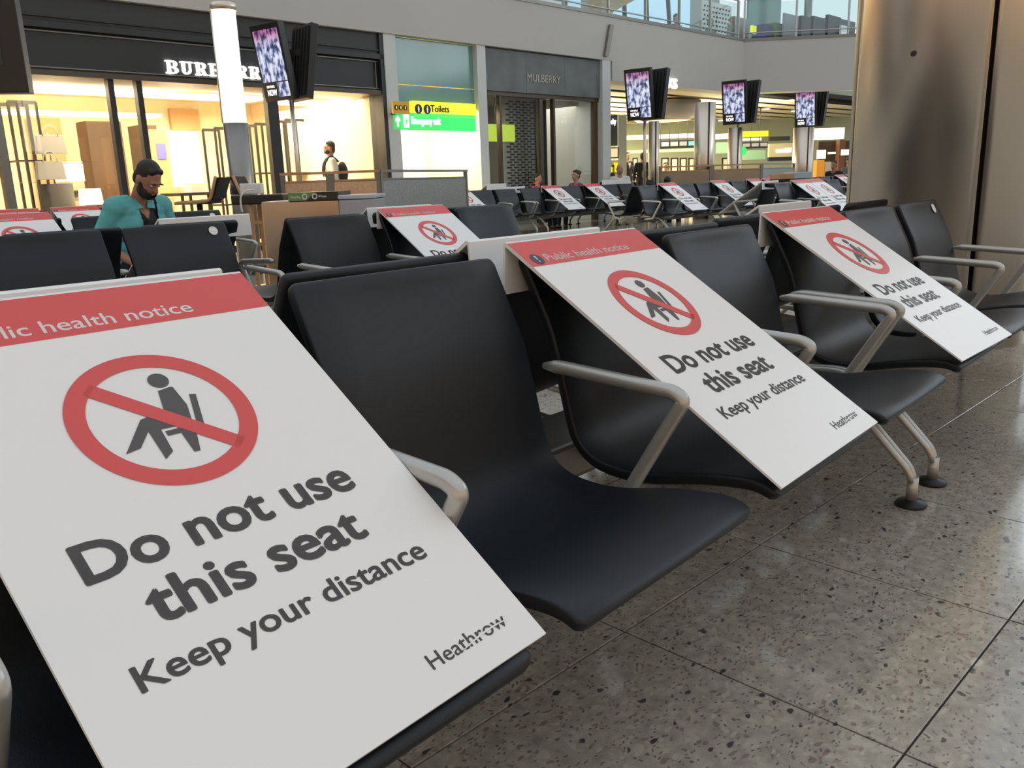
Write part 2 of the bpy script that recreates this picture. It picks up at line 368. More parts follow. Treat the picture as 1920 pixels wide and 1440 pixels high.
# upper storey behind the balcony
struct('wall_upper', G().box(sL, sC+9, CF+6, CF+6.3, zTop-.3, 9), M_wall).matrix_world = Matrix.Rotation(FA, 4, 'Z')
struct('floor_upper', G().box(sL, sC+9, CF+.36, CF+5.99, zTop-.45, zTop-.3), M_wall).matrix_world = Matrix.Rotation(FA, 4, 'Z')
struct('wall_left', G().box(-8, -7.7, -14, 13, 0, 9), M_wall)
struct('wall_far', G().box(-14, 22, 37.5, 37.8, 0, 4.2), M_greenw).matrix_world = Matrix.Rotation(BK, 4, 'Z')
# lit shop windows across the hall, behind the photographer
wo = struct('wall_opposite', G().box(-8, 24, -9.6, -9.2, 0, 5), M_wall)
for i in range(7):
    struct('window_%d' % (10+i), G().box(-7.4+i*3.3, -4.7+i*3.3, -9.2, -9.12, .25, 3.0), mat('lit_shop_window', (.6, .4, .2), .5, emit=(1, .64, .34), es=1.1))
wl = M_wall
for i in range(5):
    struct('window_%d' % (20+i), G().box(-7.7, -7.62, -8.6+i*3.3, -5.9+i*3.3, .25, 3.0), MATS['lit_shop_window'])  # lit windows added on the unseen left wall to brighten the steel column's reflection
# tall daylight glazing at the right hand end of the hall
struct('wall_end', G().box(24, 24.3, -9.2, 3.9, 0, 5.0), M_wall)
for i in range(5):
    struct('window_%d' % (30+i), G().box(24, 24.06, -9.1+i*2.6, -6.65+i*2.6, 5.05, 9.6), mat('daylight_glazing', (.8, .9, 1), .3, emit=(.86, .94, 1), es=3.0))
    struct('trim_%d' % (30+i), G().box(23.95, 24.1, -6.65+i*2.6, -6.5+i*2.6, 5.0, 9.6), M_alud)
for i in range(7):     # unseen roof beams added to vary the floor reflections, open sky between
    struct('ceiling_beam' if False else 'trim_%d' % (3+i), G().box(-8, 40, -13+i*4.2, -12.2+i*4.2, 12.6, 13.6), M_wall)

# glass balustrade along both runs of the balcony
def balustrade(label, p0, ang, ln, n):
    e = thing('glass_balustrade', label, 'balustrade', (p0.x, p0.y, zTop+.07), ang, 'glass balustrades on the balcony')
    pan = G().box(.02, ln/n-.02, .05, .064, .06, .92).mesh('glass_panel', M_glassb)
    po = G().box(-.02, .02, .02, .09, 0, .98).mesh('post', M_alu)
    for i in range(n): obj('glass_panel', pan, e, (i*ln/n, 0, 0))
    for i in range(n+1): obj('post', po, e, (i*ln/n, 0, 0))
    obj('handrail', G().tube([(0, .05, 1.0), (ln, .05, 1.0)], .024).mesh('handrail', M_alu), e)
    obj('lower_rail', G().tube([(0, .02, .14), (ln, .02, .14)], .016).mesh('lower_rail', M_alu), e)
a = toworld(10.5, CF, 0, FA)
balustrade('glass balustrade with steel rails along the balcony above the stone shop fascia', a, FA, sC-10.5, 8)
balustrade('glass balustrade with steel rails on the balcony run beside the steel column', cw, ang2, L2, 4)

# ------------------------------------------------------------------ things on the upper floor
zu = zTop-.3
UP = CF+2.2
def upbox(name, label, cat, x0, x1, y0, y1, t, m, d=.08, group=None):
    a, za = pl(x0, y1, t); b, zb = pl(x1, y0, t)
    o = frame_obj(name, G().box(a, b, t, t+d, zu if name != 'sign' else za, zb), m, bev=.004); tag(o, label, cat, group); return o
for k, (x0, x1, m) in enumerate(((1060, 1085, M_sky), (1150, 1172, M_sky), (1176, 1205, M_sky), (1212, 1262, M_sky), (1266, 1290, M_sky))):
    a, _ = pl(x0, 20, CF+5.95); b, _ = pl(x1, 20, CF+5.95)
    w = struct('window_%d' % (k+1), G().box(a, b, CF+5.86, CF+5.97, zu+.4, 8.5), m); w.rotation_euler = (0, 0, FA)
# raking dark struts of the upstairs glazing
for k, (xa, ya, xb, yb) in enumerate(((1176, 48, 1166, -30), (1218, 40, 1208, -30), (1262, 50, 1246, -40))):
    a, za = pl(xa, ya, CF+4.5); b, zb = pl(xb, yb, CF+4.5)
    o = frame_obj('window_strut', G().tube([(a, CF+4.5, zu), (b, CF+4.5, zb+1)], .07), M_black); tag(o, ('leftmost', 'middle', 'rightmost')[k]+' dark raking strut behind the upstairs glass', 'strut', 'raking struts upstairs')
a, za = pl(1128, 34, CF+3.4); b, zb = pl(1212, -12, CF+3.4)
o = frame_obj('timber_soffit', G().prism([(a, za), (b, zb), (b, zb+1.2), (a, zb+1.2)], CF+3.4, CF+3.9, 'y'), mat('timber', (.55, .36, .16), .5, var=.15, vscale=3, stretch=(.3, 1, 6))); tag(o, 'sloping tan timber soffit upstairs at the top edge of the picture', 'soffit')
# white perforated screen upstairs
a, za = pl(1316, 66, UP+.6); b, zb = pl(1372, 12, UP+.6)
f = Fr('perforated_screen', 'white screen with rows of dark slots standing upstairs behind the balcony glass', 'screen', (a+b)/2, UP+.6, zu)
f.part('panel', G().box(a, b, UP+.6, UP+.65, zu, zb), M_white)
g = G(); nr = 14
for r_ in range(nr):
    for c_ in range(9):
        z_ = zu+.2+(zb-zu-.25)*r_/nr; x_ = a+(b-a)*(c_+.25+(.25 if r_ % 2 else 0))/9.6
        g.box(x_, x_+.075, UP+.585, UP+.6, z_, z_+.05)
q = f.part('slot_rows', g, M_blackm); q['kind'] = 'stuff'
upbox('sign', 'small yellow sign upstairs behind the balcony glass', 'sign', 1410, 1429, 51, 62, UP+1.5, M_yel)
upbox('recycling_bin', 'blue bin upstairs right of the yellow sign', 'bin', 1432, 1450, 48, 74, UP+1.2, mat('blue_plastic', (.03, .04, .16), .5), .5, 'coloured bins upstairs')
upbox('recycling_bin', 'green bin upstairs left of the pale screen', 'bin', 1452, 1472, 46, 74, UP+1.2, mat('green_plastic', (.14, .22, .05), .5), .5, 'coloured bins upstairs')
upbox('partition_screen', 'pale grey partition upstairs behind the coloured bins', 'partition', 1470, 1500, 31, 60, UP+1.0, M_plastic)
upbox('partition_screen', 'teal glass partition upstairs above the yellow sign', 'partition', 1402, 1466, -20, 70, UP+3.0, M_teal)
upbox('partition_screen', 'grey metal partition upstairs between the slotted screen and the yellow sign', 'partition', 1376, 1404, 36, 76, UP+.8, M_steeld)
for k, (x0, x1) in enumerate(((1502, 1521), (1524, 1548), (1552, 1577))):
    upbox('lounge_chair', ('leftmost', 'middle', 'rightmost')[k]+' black chair back upstairs behind the balcony rail', 'chair', x0, x1, 33+2*(k == 1), 62, UP-.6, M_seat, .12, 'black chairs upstairs')
upbox('notice_board', 'white and red notice upstairs at the right end of the balcony rail', 'sign', 1577, 1592, 50, 64, UP-.7, M_board)
upbox('side_unit', 'dark cabinet upstairs at the right end of the balcony', 'cabinet', 1560, 1604, 42, 72, UP-.2, M_black, .4)
# big steel tube column upstairs
a, _ = pl(1515, 20, UP+2); o = frame_obj('roof_column', G().lathe([(.16, zu), (.16, 10)], 20, (a, UP+2, 0)), M_steeld); tag(o, 'round steel column upstairs behind the black chairs', 'column')

# ------------------------------------------------------------------ clothing shop with black fascia
def z_at(px, py, t=CF): return pl(px, py, t)[1]
def s_at(px, py, t=CF): return pl(px, py, t)[0]
sB = s_at(718, 170); zs = z_at(600, 172)        # right end and glass head
f = Fr('shopfront', 'black shop front with lit white BURBERRY letters and warm lit windows', 'shop', 4, CF, 0)
zm1 = z_at(600, 98); zm0 = zs
g = G().box(sL, sB, CF-.06, CF+.3, zm1+.06, zB1)
f.part('upper_fascia', g, M_char2)
g = G().box(sL, sB, CF+.0, CF+.3, zm0+.07, zm1-.04)
f.part('lower_fascia', g, M_char)
g = G().box(sL, sB, CF-.10, CF+.1, zm1-.035, zm1+.05).box(sL, sB, CF-.09, CF+.1, zm1+.10, zm1+.12)
f.part('fascia_trim', g, M_char)
g = G().box(sL, sB, CF-.03, CF+.02, zm0+.10, zm0+.115).box(sL, sB, CF-.03, CF+.02, zm1-.075, zm1-.06).box(sB-.16, sB-.145, CF-.03, CF+.02, zm0+.1, zm1-.06)
f.part('fascia_bead', g, M_alud)
f.part('soffit', G().box(sL, sB, CF-.08, CF+.9, zm0, zm0+.07), M_bronze)
f.part('end_pilaster', G().box(sB-.09, sB, CF-.10, CF+.3, 0, zB1), M_char)
mull = [(208, 222), (262, 273), (502, 527)]
for (x0, x1) in mull:
    a = s_at((x0+x1)/2, 200); w = .05 if x1-x0 < 20 else .12
    f.part('mullion', G().box(a-w, a+w*.6, CF, CF+.12, 0, zm0), M_char)
f.part('mullion', G().box(s_at(8, 300)-.05, s_at(8, 300)+.05, CF-.02, CF+.12, 0, zm0), M_alud, label='pale grey left window post')
edges = [s_at(8, 300)+.05, s_at(215, 200)-.05, s_at(267, 200), s_at(514, 200), sB-.09]
for i in range(4):
    if i == 2: pass
    f.part('window_pane', G().box(edges[i]+.06, edges[i+1]-.06, CF+.05, CF+.062, .08, zm0-.02), M_glass)
f.part('plinth', G().box(sL, sB, CF, CF+.1, 0, .1), M_black)

# slab serif letters, built as flat plates
def slab(ch, W, H, t=.22, s=.09):
    P = []
    R = lambda x0, x1, y0, y1: P.append([(x0*W, y0*H), (x1*W, y0*H), (x1*W, y1*H), (x0*W, y1*H)])
    def ring(cx, cy, rx, ry, tx, ty, a0, a1, n=10):
        for i in range(n):
            p, q = a0+(a1-a0)*i/n, a0+(a1-a0)*(i+1)/n
            P.append([((cx+(rx-tx)*math.cos(p))*W, (cy+(ry-ty)*math.sin(p))*H), ((cx+rx*math.cos(p))*W, (cy+ry*math.sin(p))*H), ((cx+rx*math.cos(q))*W, (cy+ry*math.sin(q))*H), ((cx+(rx-tx)*math.cos(q))*W, (cy+(ry-ty)*math.sin(q))*H)])
    if ch in 'BRE': R(.14, .14+t, 0, 1); R(0, .5, 0, s); R(0, .5, 1-s, 1)
    if ch == 'B':
        R(.3, .62, .46, .46+s); ring(.62, .745, .3, .255, t, s, -PI/2, PI/2); ring(.62, .25, .36, .25, t, s, -PI/2, PI/2); R(.3, .62, 0, s); R(.3, .62, 1-s, 1)
    if ch == 'R':
        R(.3, .62, .46, .46+s); R(.3, .62, 1-s, 1); ring(.62, .745, .3, .255, t, s, -PI/2, PI/2)
        P.append([(.50*W, .48*H), (.50*W+t*W, .48*H), (.92*W, .05*H), (.92*W-t*W, 0)]); R(.72, 1.02, 0, s)
    if ch == 'E':
        R(.5, .92, 0, s); R(.5, .92, 1-s, 1); R(.3, .7, .46, .46+s); R(.85, .93, 0, .26); R(.85, .93, .76, 1); R(.64, .71, .36, .66)
    if ch == 'U':
        R(.14, .14+t, .3, 1); R(.74, .84, .3, 1); R(0, .48, 1-s, 1); R(.6, 1, 1-s, 1); ring(.49, .32, .35, .32, t*.8, s, PI, 2*PI, 12)
    if ch == 'Y':
        R(.40, .40+t, 0, .45); R(.25, .77, 0, s); P.append([(.40*W, .42*H), ((.40+t)*W, .42*H), (.3*W, H), (.08*W, H)]); P.append([(.48*W, .42*H), ((.40+t)*W, .42*H), (.92*W, H), (.80*W, H)]); R(0, .42, 1-s, 1); R(.66, 1, 1-s, 1)
    return P
sb0 = s_at(309, 125); zl0 = z_at(312, 137.5); zl1 = z_at(312, 113.5)
adv = (s_at(364, 130)-sb0)/2.0
for i, ch in enumerate('BURBERRY'):
    g = G()
    for p in slab(ch, adv*.84, zl1-zl0):
        g.prism([(sb0+i*adv+x, zl0+z) for x, z in p], CF-.05, CF-.005, 'y')
    f.part('letter', g, M_ltext)

# interior of the clothing shop (setting)
zc = zm0+.02
struct('wall_shop', G().box(sL, sB+.1, CF+4.6, CF+4.8, 0, 3.4).box(sB-.02, sB+.1, CF+.3, CF+4.6, 0, 3.4), M_creamw).rotation_euler = (0, 0, FA)
struct('ceiling_shop', G().box(sL, sB, CF+.35, CF+4.7, zc+.20, zc+.35), M_creamw).rotation_euler = (0, 0, FA)
struct('floor_shop', G().box(sL, sB, CF+.12, CF+4.7, .001, .012), M_tan).rotation_euler = (0, 0, FA)
def cover(label, x0, x1, py0, py1, t):
    a, za = pl(x0, py1, t); b, zb = pl(x1, py0, t)
    o = frame_obj('ceiling_light', G().box(a, b, t-.25, t+.25, (za+zb)/2, (za+zb)/2+.05), M_glow); tag(o, label, 'light')
cover('long warm light strip on the shop ceiling behind the left window', 12, 480, 172, 190, CF+1.2)
cover('warm light strip on the shop ceiling behind the right window', 530, 700, 192, 205, CF+1.2)
cover('lower glowing light strip at the back left of the clothing shop', 0, 292, 211, 224, CF+3.2)
def inbox(name, label, cat, x0, x1, y0, y1, t, m, d=.2, floor=False, group=None):
    a, za = pl(x0, y1, t); b, zb = pl(x1, y0, t)
    o = frame_obj(name, G().box(a, b, t, t+d, .013 if floor else za, zb), m, bev=.004); tag(o, label, cat, group); return o
inbox('display_cabinet', 'tall dark brown cabinet behind the left shop window', 'cabinet', 178, 226, 228, 345, CF+3.6, M_brown, .5, True)
inbox('display_cabinet', 'narrow dark brown cabinet left of the tan panel with a small screen', 'cabinet', 274, 293, 235, 345, CF+3.6, M_brown, .5, True)
inbox('wall_cladding', 'tan wall panel high on the shop wall above the glowing doorway', 'panel', 323, 372, 205, 243, CF+4.5, M_tan, .1)
inbox('wall_cladding', 'orange tan column panel behind the white tote bags', 'panel', 74, 112, 222, 345, CF+4.4, mat('tan_panel2', (.55, .36, .18), .6), .15, True)
inbox('lightbox', 'tall glowing white panel in the clothing shop', 'light', 329, 371, 246, 350, CF+4.3, M_glowp, .06)
inbox('lightbox', 'square glowing lamp box behind the left shop window', 'light', 115, 155, 307, 341, CF+3.0, M_glowp, .3)
inbox('lightbox', 'narrow glowing white strip left of the tall brown cabinet', 'light', 173, 190, 250, 356, CF+4.2, M_glowp, .05)
o = inbox('advert_display', 'tan column with a small blue picture screen beside the brown cabinet', 'display', 292, 310, 243, 345, CF+3.2, M_tan, .3, True)
a, za = pl(296, 298, CF+3.19); b, zb = pl(309, 269, CF+3.19); p_ = G().box(a, b, CF+3.17, CF+3.19, za, zb)
c_ = toworld((a+b)/2, CF+3.18, (za+zb)/2, FA)
me = p_.mesh('screen', mat('blue_screen', (.1, .1, .3), .3, emit=(.25, .25, .6), es=.8)); q = obj('screen', me, o); q.matrix_parent_inverse = o.matrix_world.inverted() if False else Matrix.Identity(4)
q.matrix_local = Matrix.Rotation(-FA, 4, 'Z') @ Matrix.Translation(-o.location) @ Matrix.Rotation(FA, 4, 'Z')
# shelving racks of dark bars
def rack(label, x0, x1, ytop, t, nv, shelves, d=.45):
    a, zt = pl(x0, ytop, t); b, _ = pl(x1, ytop, t)
    f = Fr('shelving_rack', label, 'shelf', (a+b)/2, t, .012, group='dark framed racks in the clothing shop')
    for i in range(nv+1):
        x = a+(b-a)*i/nv
        for tt in (t, t+d): f.part('upright', G().box(x-.018, x+.018, tt-.015, tt+.015, .012, zt), M_black)
    f.part('top_rail', G().box(a, b, t-.02, t+.02, zt-.03, zt+.02).box(a, b, t+d-.02, t+d+.02, zt-.03, zt+.02), M_black)
    for zz in shelves: f.part('shelf', G().box(a, b, t-.01, t+d, zz-.015, zz+.015), M_black)
    return f, a, b
rack('dark framed shelving rack behind the right shop window with handbags on it', 590, 686, 203, CF+2.4, 2, (1.32, .75))
rack('low dark framed rack seen right of the glowing light column', 478, 502, 232, CF+2.2, 2, (1.25, .7))
rack('dark framed rack seen left of the glowing light column', 402, 432, 240, CF+2.2, 1, (.7,))
rack('slim dark rack behind the right shop window next to the door post', 535, 572, 224, CF+2.6, 2, (1.25, .7))
rack('dark rack at the far left edge of the shop window', 14, 66, 190, CF+2.0, 3, (1.5,))
def bag(label, px, py, t, w, h, d, m, handle=True, group='handbags in the clothing shop'):
    s_, z_ = pl(px, py, t); f = Fr('handbag', label, 'bag', s_, t, z_, group=group)
    g = G().prism([(s_-w/2, z_), (s_+w/2, z_), (s_+w*.43, z_+h), (s_-w*.43, z_+h)], t-d/2, t+d/2, 'y')
    f.part('body', g, m, .008)
    if handle: f.part('handle', G().tube([(s_+w*.25*math.cos(k*PI/8), t-d/2-.004, z_+h*.95+h*.55*math.sin(k*PI/8)) for k in range(9)], .008, 6), m)
bag('small dark handbag on the rack shelf left of the masked man', 611, 300, CF+2.6, .26, .16, .12, M_brown)
bag('small white handbag on the rack shelf right of the masked man', 652, 300, CF+2.6, .22, .15, .12, M_whitec)
# tote bags on a stand in the left window
st, _ = pl(96, 300, CF+1.5)
f = Fr('display_stand', 'dark plinth with upright pole carrying white tote bags in the left window', 'stand', st, CF+1.5, .012)
zp = pl(96, 345, CF+1.5)[1]; zt_ = pl(96, 262, CF+1.5)[1]
f.part('plinth', G().lathe([(.24, .012), (.24, zp)], 28, (st, CF+1.5, 0)), M_greyc)
f.part('pole', G().tube([(st, CF+1.5, zp), (st, CF+1.5, zt_+.1)], .012, 8), M_steeld)
for zz in (341, 303):
    f.part('glass_shelf', G().box(st-.5, st+.65, CF+1.3, CF+1.7, pl(96, zz-.5, CF+1.5)[1]-.012, pl(96, zz-.5, CF+1.5)[1]), M_glassb)
bag('white tote bag on the upper glass shelf of the window stand', 97, 289, CF+1.35, .42, .27, .12, M_whitec)
bag('white tote bag on the lower glass shelf of the window stand', 97, 337, CF+1.35, .40, .27, .12, M_whitec)
# low display tables with folded goods
def table(label, x0, x1, py, t, m):
    a, z = pl(x0, py, t); b, _ = pl(x1, py, t); f = Fr('display_table', label, 'table', (a+b)/2, t, .012, group='low tables in the clothing shop')
    f.part('tabletop', G().box(a, b, t, t+.8, z-.05, z), m, .005)
    for x in (a+.05, b-.05):
        for y in (t+.05, t+.75): f.part('leg', G().box(x-.02, x+.02, y-.02, y+.02, .012, z-.05), M_black)
    return a, b, z
a, b, z = table('low display table with folded goods in the left shop window', 108, 172, 372, CF+1.6, M_wood)
for k in range(6):
    s_ = a+.12+(b-a-.24)*k/5; tag(frame_obj('folded_garment', G().box(s_-.09, s_+.09, CF+1.7, CF+1.95, z, z+.05+.03*(k % 3)), (M_tan, M_whitec, M_brown)[k % 3], bev=.006), ('left ', 'right ')[k//3]+('tan', 'white', 'brown')[k % 3]+' folded garment on the low display table', 'garment', 'folded garments on the display table '+('tan', 'white', 'brown')[k % 3])
a, b, z = table('dark low display table below the glowing panel', 338, 398, 362, CF+1.8, M_black)
tag(frame_obj('gift_box', G().box(a+.3, a+.62, CF+2, CF+2.3, z, z+.16), M_whitec, bev=.004), 'white box on the dark low display table', 'box')
bag('glass fronted gift box at the foot of the brown cabinet', 172, 384, CF+1.2, .3, .24, .2, M_glowp, False)

# ------------------------------------------------------------------ corridor bay: pale pier, teal glass, signs
a, b = s_at(719, 200), s_at(741, 200); struct('trim_20', G().box(a, b, CF-.12, CF+.3, 0, zB1), M_pier, .004).rotation_euler = (0, 0, FA)
a2, b2 = s_at(890, 200), s_at(906, 200); struct('trim_21', G().box(a2, b2, CF-.12, CF+.3, 0, zB1), M_pier, .004).rotation_euler = (0, 0, FA)
a3, b3 = s_at(1121, 200), s_at(1136, 200); struct('trim_22', G().box(a3, b3, CF-.14, CF+3, 0, zB1), M_pier, .004).rotation_euler = (0, 0, FA)
zt1 = z_at(800, 192); zsm = z_at(820, 163)
f = Fr('glass_overpanel', 'teal glass panels above the yellow and green signs', 'panel', (b+a2)/2, CF, zt1)
f.part('glass_sheet', G().box(b, a2, CF, CF+.03, zsm+.008, zB1-.012), M_teal); f.part('glass_sheet', G().box(b, a2, CF, CF+.03, zt1-.1, zsm-.008), M_teal)
def signbox(name, label, x0, x1, ty0, by0, t, m, d=.1):
    a, za = pl(x0, by0, t); b, zb = pl(x1, ty0, t); f = Fr(name, label, 'sign', (a+b)/2, t, za)
    f.part('sign_face', G().box(a, b, t, t+d, za, zb), m, .004); return f, a, b, za, zb
TS = CF-.12
fy, ya, yb, yz0, yz1 = signbox('toilet_sign', 'yellow hanging sign reading Toilets with two black pictogram discs', 775, 892, 195, 219, TS, M_yel)
h = yz1-yz0
def disc(f, cx, cz, r, t, m, name='disc'): return f.part(name, G().prism([(cx+r*math.cos(k*PI/12), cz+r*math.sin(k*PI/12)) for k in range(24)], t-.006, t, 'y'), m)
def figure(f, cx, cz, k, t, m, lying=False):
    g = G()
    g.prism([(cx+.13*k*math.cos(i*PI/6), cz+.55*k+.13*k*math.sin(i*PI/6)) for i in range(12)], t-.012, t-.006, 'y')
    g.prism([(cx-.2*k, cz-.1*k), (cx-.16*k, cz+.38*k), (cx+.16*k, cz+.38*k), (cx+.2*k, cz-.1*k)], t-.012, t-.006, 'y')
    g.prism([(cx-.14*k, cz-.6*k), (cx-.1*k, cz-.1*k), (cx-.02*k, cz-.1*k), (cx-.02*k, cz-.6*k)], t-.012, t-.006, 'y').prism([(cx+.02*k, cz-.6*k), (cx+.02*k, cz-.1*k), (cx+.1*k, cz-.1*k), (cx+.14*k, cz-.6*k)], t-.012, t-.006, 'y')
    f.part('pictogram', g, m)
for i in range(2):
    cx = ya+.13+i*.21; disc(fy, cx, (yz0+yz1)/2, .085, TS, M_btext); figure(fy, cx, (yz0+yz1)/2-.005, .09, TS, M_wtext)
def fr_text(f, s, x0, x1, base, cap, t, m, bold=0, th=.01):
    me = text_mesh(s, x0, x1, base, cap, m, bold, th, up3=lambda x, y, h: (x-f.o[0], t-h-f.o[1], y-f.o[2])); return obj('lettering', me, f.e)
fr_text(fy, 'Toilets', ya+.42, ya+.88, yz0+h*.36, h*.42, TS, M_btext, .01)
fa_, ga, gb, gz0, gz1 = signbox('toilet_sign', 'small amber sign with three black pictogram discs left of the yellow sign', 738, 767, 191, 213, TS-.25, M_yeldim, .04)
for i in range(3): cx = ga+.065+i*.10; disc(fa_, cx, (gz0+gz1)/2, .045, TS-.25, M_btext); figure(fa_, cx, (gz0+gz1)/2, .045, TS-.25, M_yel)
fg, ga, gb, gz0, gz1 = signbox('emergency_exit_sign', 'green lit sign reading Emergency exit with white arrow and running figure', 738, 892, 216, 243, TS, M_grn)
h = gz1-gz0; cz = (gz0+gz1)/2
g = G().prism([(ga+.09, gz0+.05), (ga+.12, gz0+.05), (ga+.12, cz+.01), (ga+.155, cz-.01), (ga+.155, cz+.03), (ga+.105, cz+.09), (ga+.055, cz+.03), (ga+.055, cz-.01), (ga+.09, cz+.01)], TS-.01, TS, 'y'); fg.part('arrow', g, M_ltext)
g = G().box(ga+.24, ga+.36, TS-.008, TS, gz0+.04, gz1-.04); fg.part('door_symbol', g, M_ltext); figure(fg, ga+.30, cz-.01, .10, TS-.004, M_grn)
fr_text(fg, 'Emergency exit', ga+.42, ga+1.12, gz0+h*.36, h*.40, TS, M_ltext, .02)
struct('wall_corridor', G().box(b-.2, a2+.2, CF+1.6, CF+1.7, 0, 3.2).box(a2+.02, a2+.1, CF+.32, CF+1.6, 0, 3.2).box(b-.2, b-.1, CF+.32, CF+1.6, 0, 3.2), M_creamw).rotation_euler = (0, 0, FA)
for k, px in enumerate((872, 879)):
    x = s_at(px, 300, CF+1.5); tag(frame_obj('corridor_pole', G().tube([(x, CF+1.5, 0), (x, CF+1.5, 2.3)], .014, 8), M_gold), ('left', 'right')[k]+' thin upright pole on the cream wall under the green sign', 'pole')

# ------------------------------------------------------------------ stone fronted shop
zmg = z_at(1000, 178); f = Fr('shopfront', 'grey stone shop front with pale MULBERRY letters and dark glass', 'shop', (b2+a3)/2, CF, 0)
nst = 3
for i in range(nst):
    f.part('stone_slab', G().box(b2+(a3-b2)*i/nst+.002, b2+(a3-b2)*(i+1)/nst-.002, CF-.06, CF+.2, zmg+.02, zB1-.02), M_stone, .003)
x0, x1 = s_at(988, 145, CF-.06), s_at(1050, 150, CF-.06); fr_text(f, 'MULBERRY', x0, x1, z_at(988, 152, CF-.06), z_at(988, 138, CF-.06)-z_at(988, 152, CF-.06), CF-.062, M_gold, 0, .012)
f.part('head_frame', G().box(b2, a3, CF-.02, CF+.15, zmg-.06, zmg+.02), M_bronze)
for px, w in ((908, .04), (940, .03), (1016, .05), (1040, .03), (1117, .07)):
    x = s_at(px, 250); f.part('mullion', G().box(x-w, x+w, CF+.0, CF+.1, 0, zmg-.06), M_bronze if w < .07 else M_brown)
for (xa, xb) in ((910, 938), (942, 1013), (1043, 1113)):
    f.part('window_pane', G().box(s_at(xa, 250), s_at(xb, 250), CF+.03, CF+.04, .05, zmg-.07), M_glass)
xa, xb = s_at(1019, 250), s_at(1038, 250)
f.part('door', G().box(xa, xb, CF+.2, CF+.26, .02, zmg-.07), M_black)
f.part('door_handle', G().tube([(xa+.1, CF+.14, 1.0), (xa+.1, CF+.14, 1.35)], .012, 8), M_steel)
# grey screen pierced like brickwork
xa, za = pl(946, 345, CF+.6); xb, zb = pl(1016, 183, CF+.6)
sc = Fr('pierced_screen', 'grey screen pierced with dark brick shaped slots behind the shop glass', 'screen', (xa+xb)/2, CF+.6, 0)
sc.part('panel', G().box(xa, xb, CF+.6, CF+.68, 0, zb), mat('pierced_grey', (.42, .43, .42), .6))
g = G(); rows = 46
for r_ in range(rows):
    z_ = .12+(zb-.2)*r_/rows; off = .1 if r_ % 2 else 0
    for k in range(5):
        x_ = xa+.10+off+k*(xb-xa-.2)/4.9
        if x_+.13 < xb: g.box(x_, x_+.135, CF+.585, CF+.602, z_, z_+.03)
q = sc.part('slots', g, M_blackm); q['kind'] = 'stuff'
struct('wall_shop_back', G().box(b2, a3, CF+3.2, CF+3.3, 0, 3.3).box(b2, a3, CF+.3, CF+3.2, zmg+.1, zmg+.2), mat('dim_brown_wall', (.12, .11, .09), .7)).rotation_euler = (0, 0, FA)
o = inbox('glow_panel', 'lime panel imitating a sign reflection at the left end of the stone shop window', 'sign', 911, 965, 234, 265, CF+.45, M_lime, .04)  # this and the next panel paint reflections of the yellow signs
o = inbox('glow_panel', 'lime panel imitating a sign reflection at the right end of the stone shop window', 'sign', 1089, 1113, 218, 249, CF+.9, M_lime, .04)
o = inbox('glow_panel', 'orange lit panel low in the right pane of the stone shop window', 'sign', 1089, 1106, 268, 292, CF+1.2, M_orange, .04)
o = inbox('glow_panel', 'small white lit screen low in the right pane of the stone shop window', 'screen', 1086, 1096, 307, 323, CF+1.0, M_glowp, .04)
o = inbox('display_board', 'pale grey panel in the upper right pane of the stone shop window', 'panel', 1044, 1112, 186, 246, CF+2.2, mat('beige_dim', (.27, .25, .22), .6), .05)
x = s_at(1062, 250, CF+1.5); o = frame_obj('shop_column', G().lathe([(.17, 0), (.17, 3.2)], 24, (x, CF+1.5, 0)), M_steeld); tag(o, 'round polished column inside the stone fronted shop', 'column')

def hang(o, z1, dx=0):
    zt_ = max(v[2] for v in o.bound_box); h = z1-o.location.z
    me = G().tube([(dx, .02, zt_-.01), (dx, .02, h)], .008, 6).mesh('hanging_rod', M_steeld); obj('hanging_rod', me, o)
for o in [x for x in bpy.data.objects if x.name.startswith('glow_panel') and x.type == 'MESH']:
    hang(o, zmg+.12, -.1); hang(o, zmg+.12, .1)
g = G().box(ya-.55, ya+.02, TS+.0, TS+.04, yz0+.02, yz0+.05); fa_.part('bracket', g, M_black)
g = G().box(ya-.5, ya-.44, TS-.22, TS+.02, yz0+.02, yz0+.05); fa_.part('bracket', g, M_black)
# ------------------------------------------------------------------ beyond the shops: slatted ceiling, columns, counters
ce = struct('ceiling', G().box(sP-.5, 48, CF+.4, 52, zB2+.22, zB2+.35), M_void); ce.rotation_euler = (0, 0, FA)
sl = G().box(0, 34, 0, .72, 0, .012).mesh('ceiling_slat', M_slat)
for k in range(33):
    obj('ceiling_slat', sl, ce, (sP-.3, CF+.45+k*1.08, zB2+.02))
dl = G().lathe([(.09, -.015), (.12, -.015), (.13, 0), (.09, .01)], 16).mesh('downlight', M_lamp)
for k, (px, py) in enumerate(((1297, 192), (1330, 0), (1270, 227), (1352, 226), (1483, 188), (1437, 204), (1451, 231), (1490, 208), (1419, 235))):
    if py == 0: continue
    q = CAM+ray(px, py)*((zB2-.0-CZ)/ray(px, py).z)
    tag(obj('downlight', dl, None, q), 'round recessed downlight in the slatted ceiling %s' % {0: 'beside the first twin screens', 2: 'above the row of menu screens', 3: 'left of the middle screens', 4: 'nearest the right hand screens', 5: 'above the yellow sign', 6: 'over the beige panel', 7: 'left of the right hand screens', 8: 'left above the yellow sign'}[k], 'light', 'downlights beyond the balcony')
def bkbox(name, label, cat, x0, x1, y0, y1, t, m, d=.15, floor=False, group=None, part=None):
    a, za = pl(x0, y1, t, BK); b, zb = pl(x1, y0, t, BK)
    o = frame_obj(name, G().box(a, b, t, t+d, 0 if floor else za, zb), m, BK, .004); return tag(o, label, cat, group)
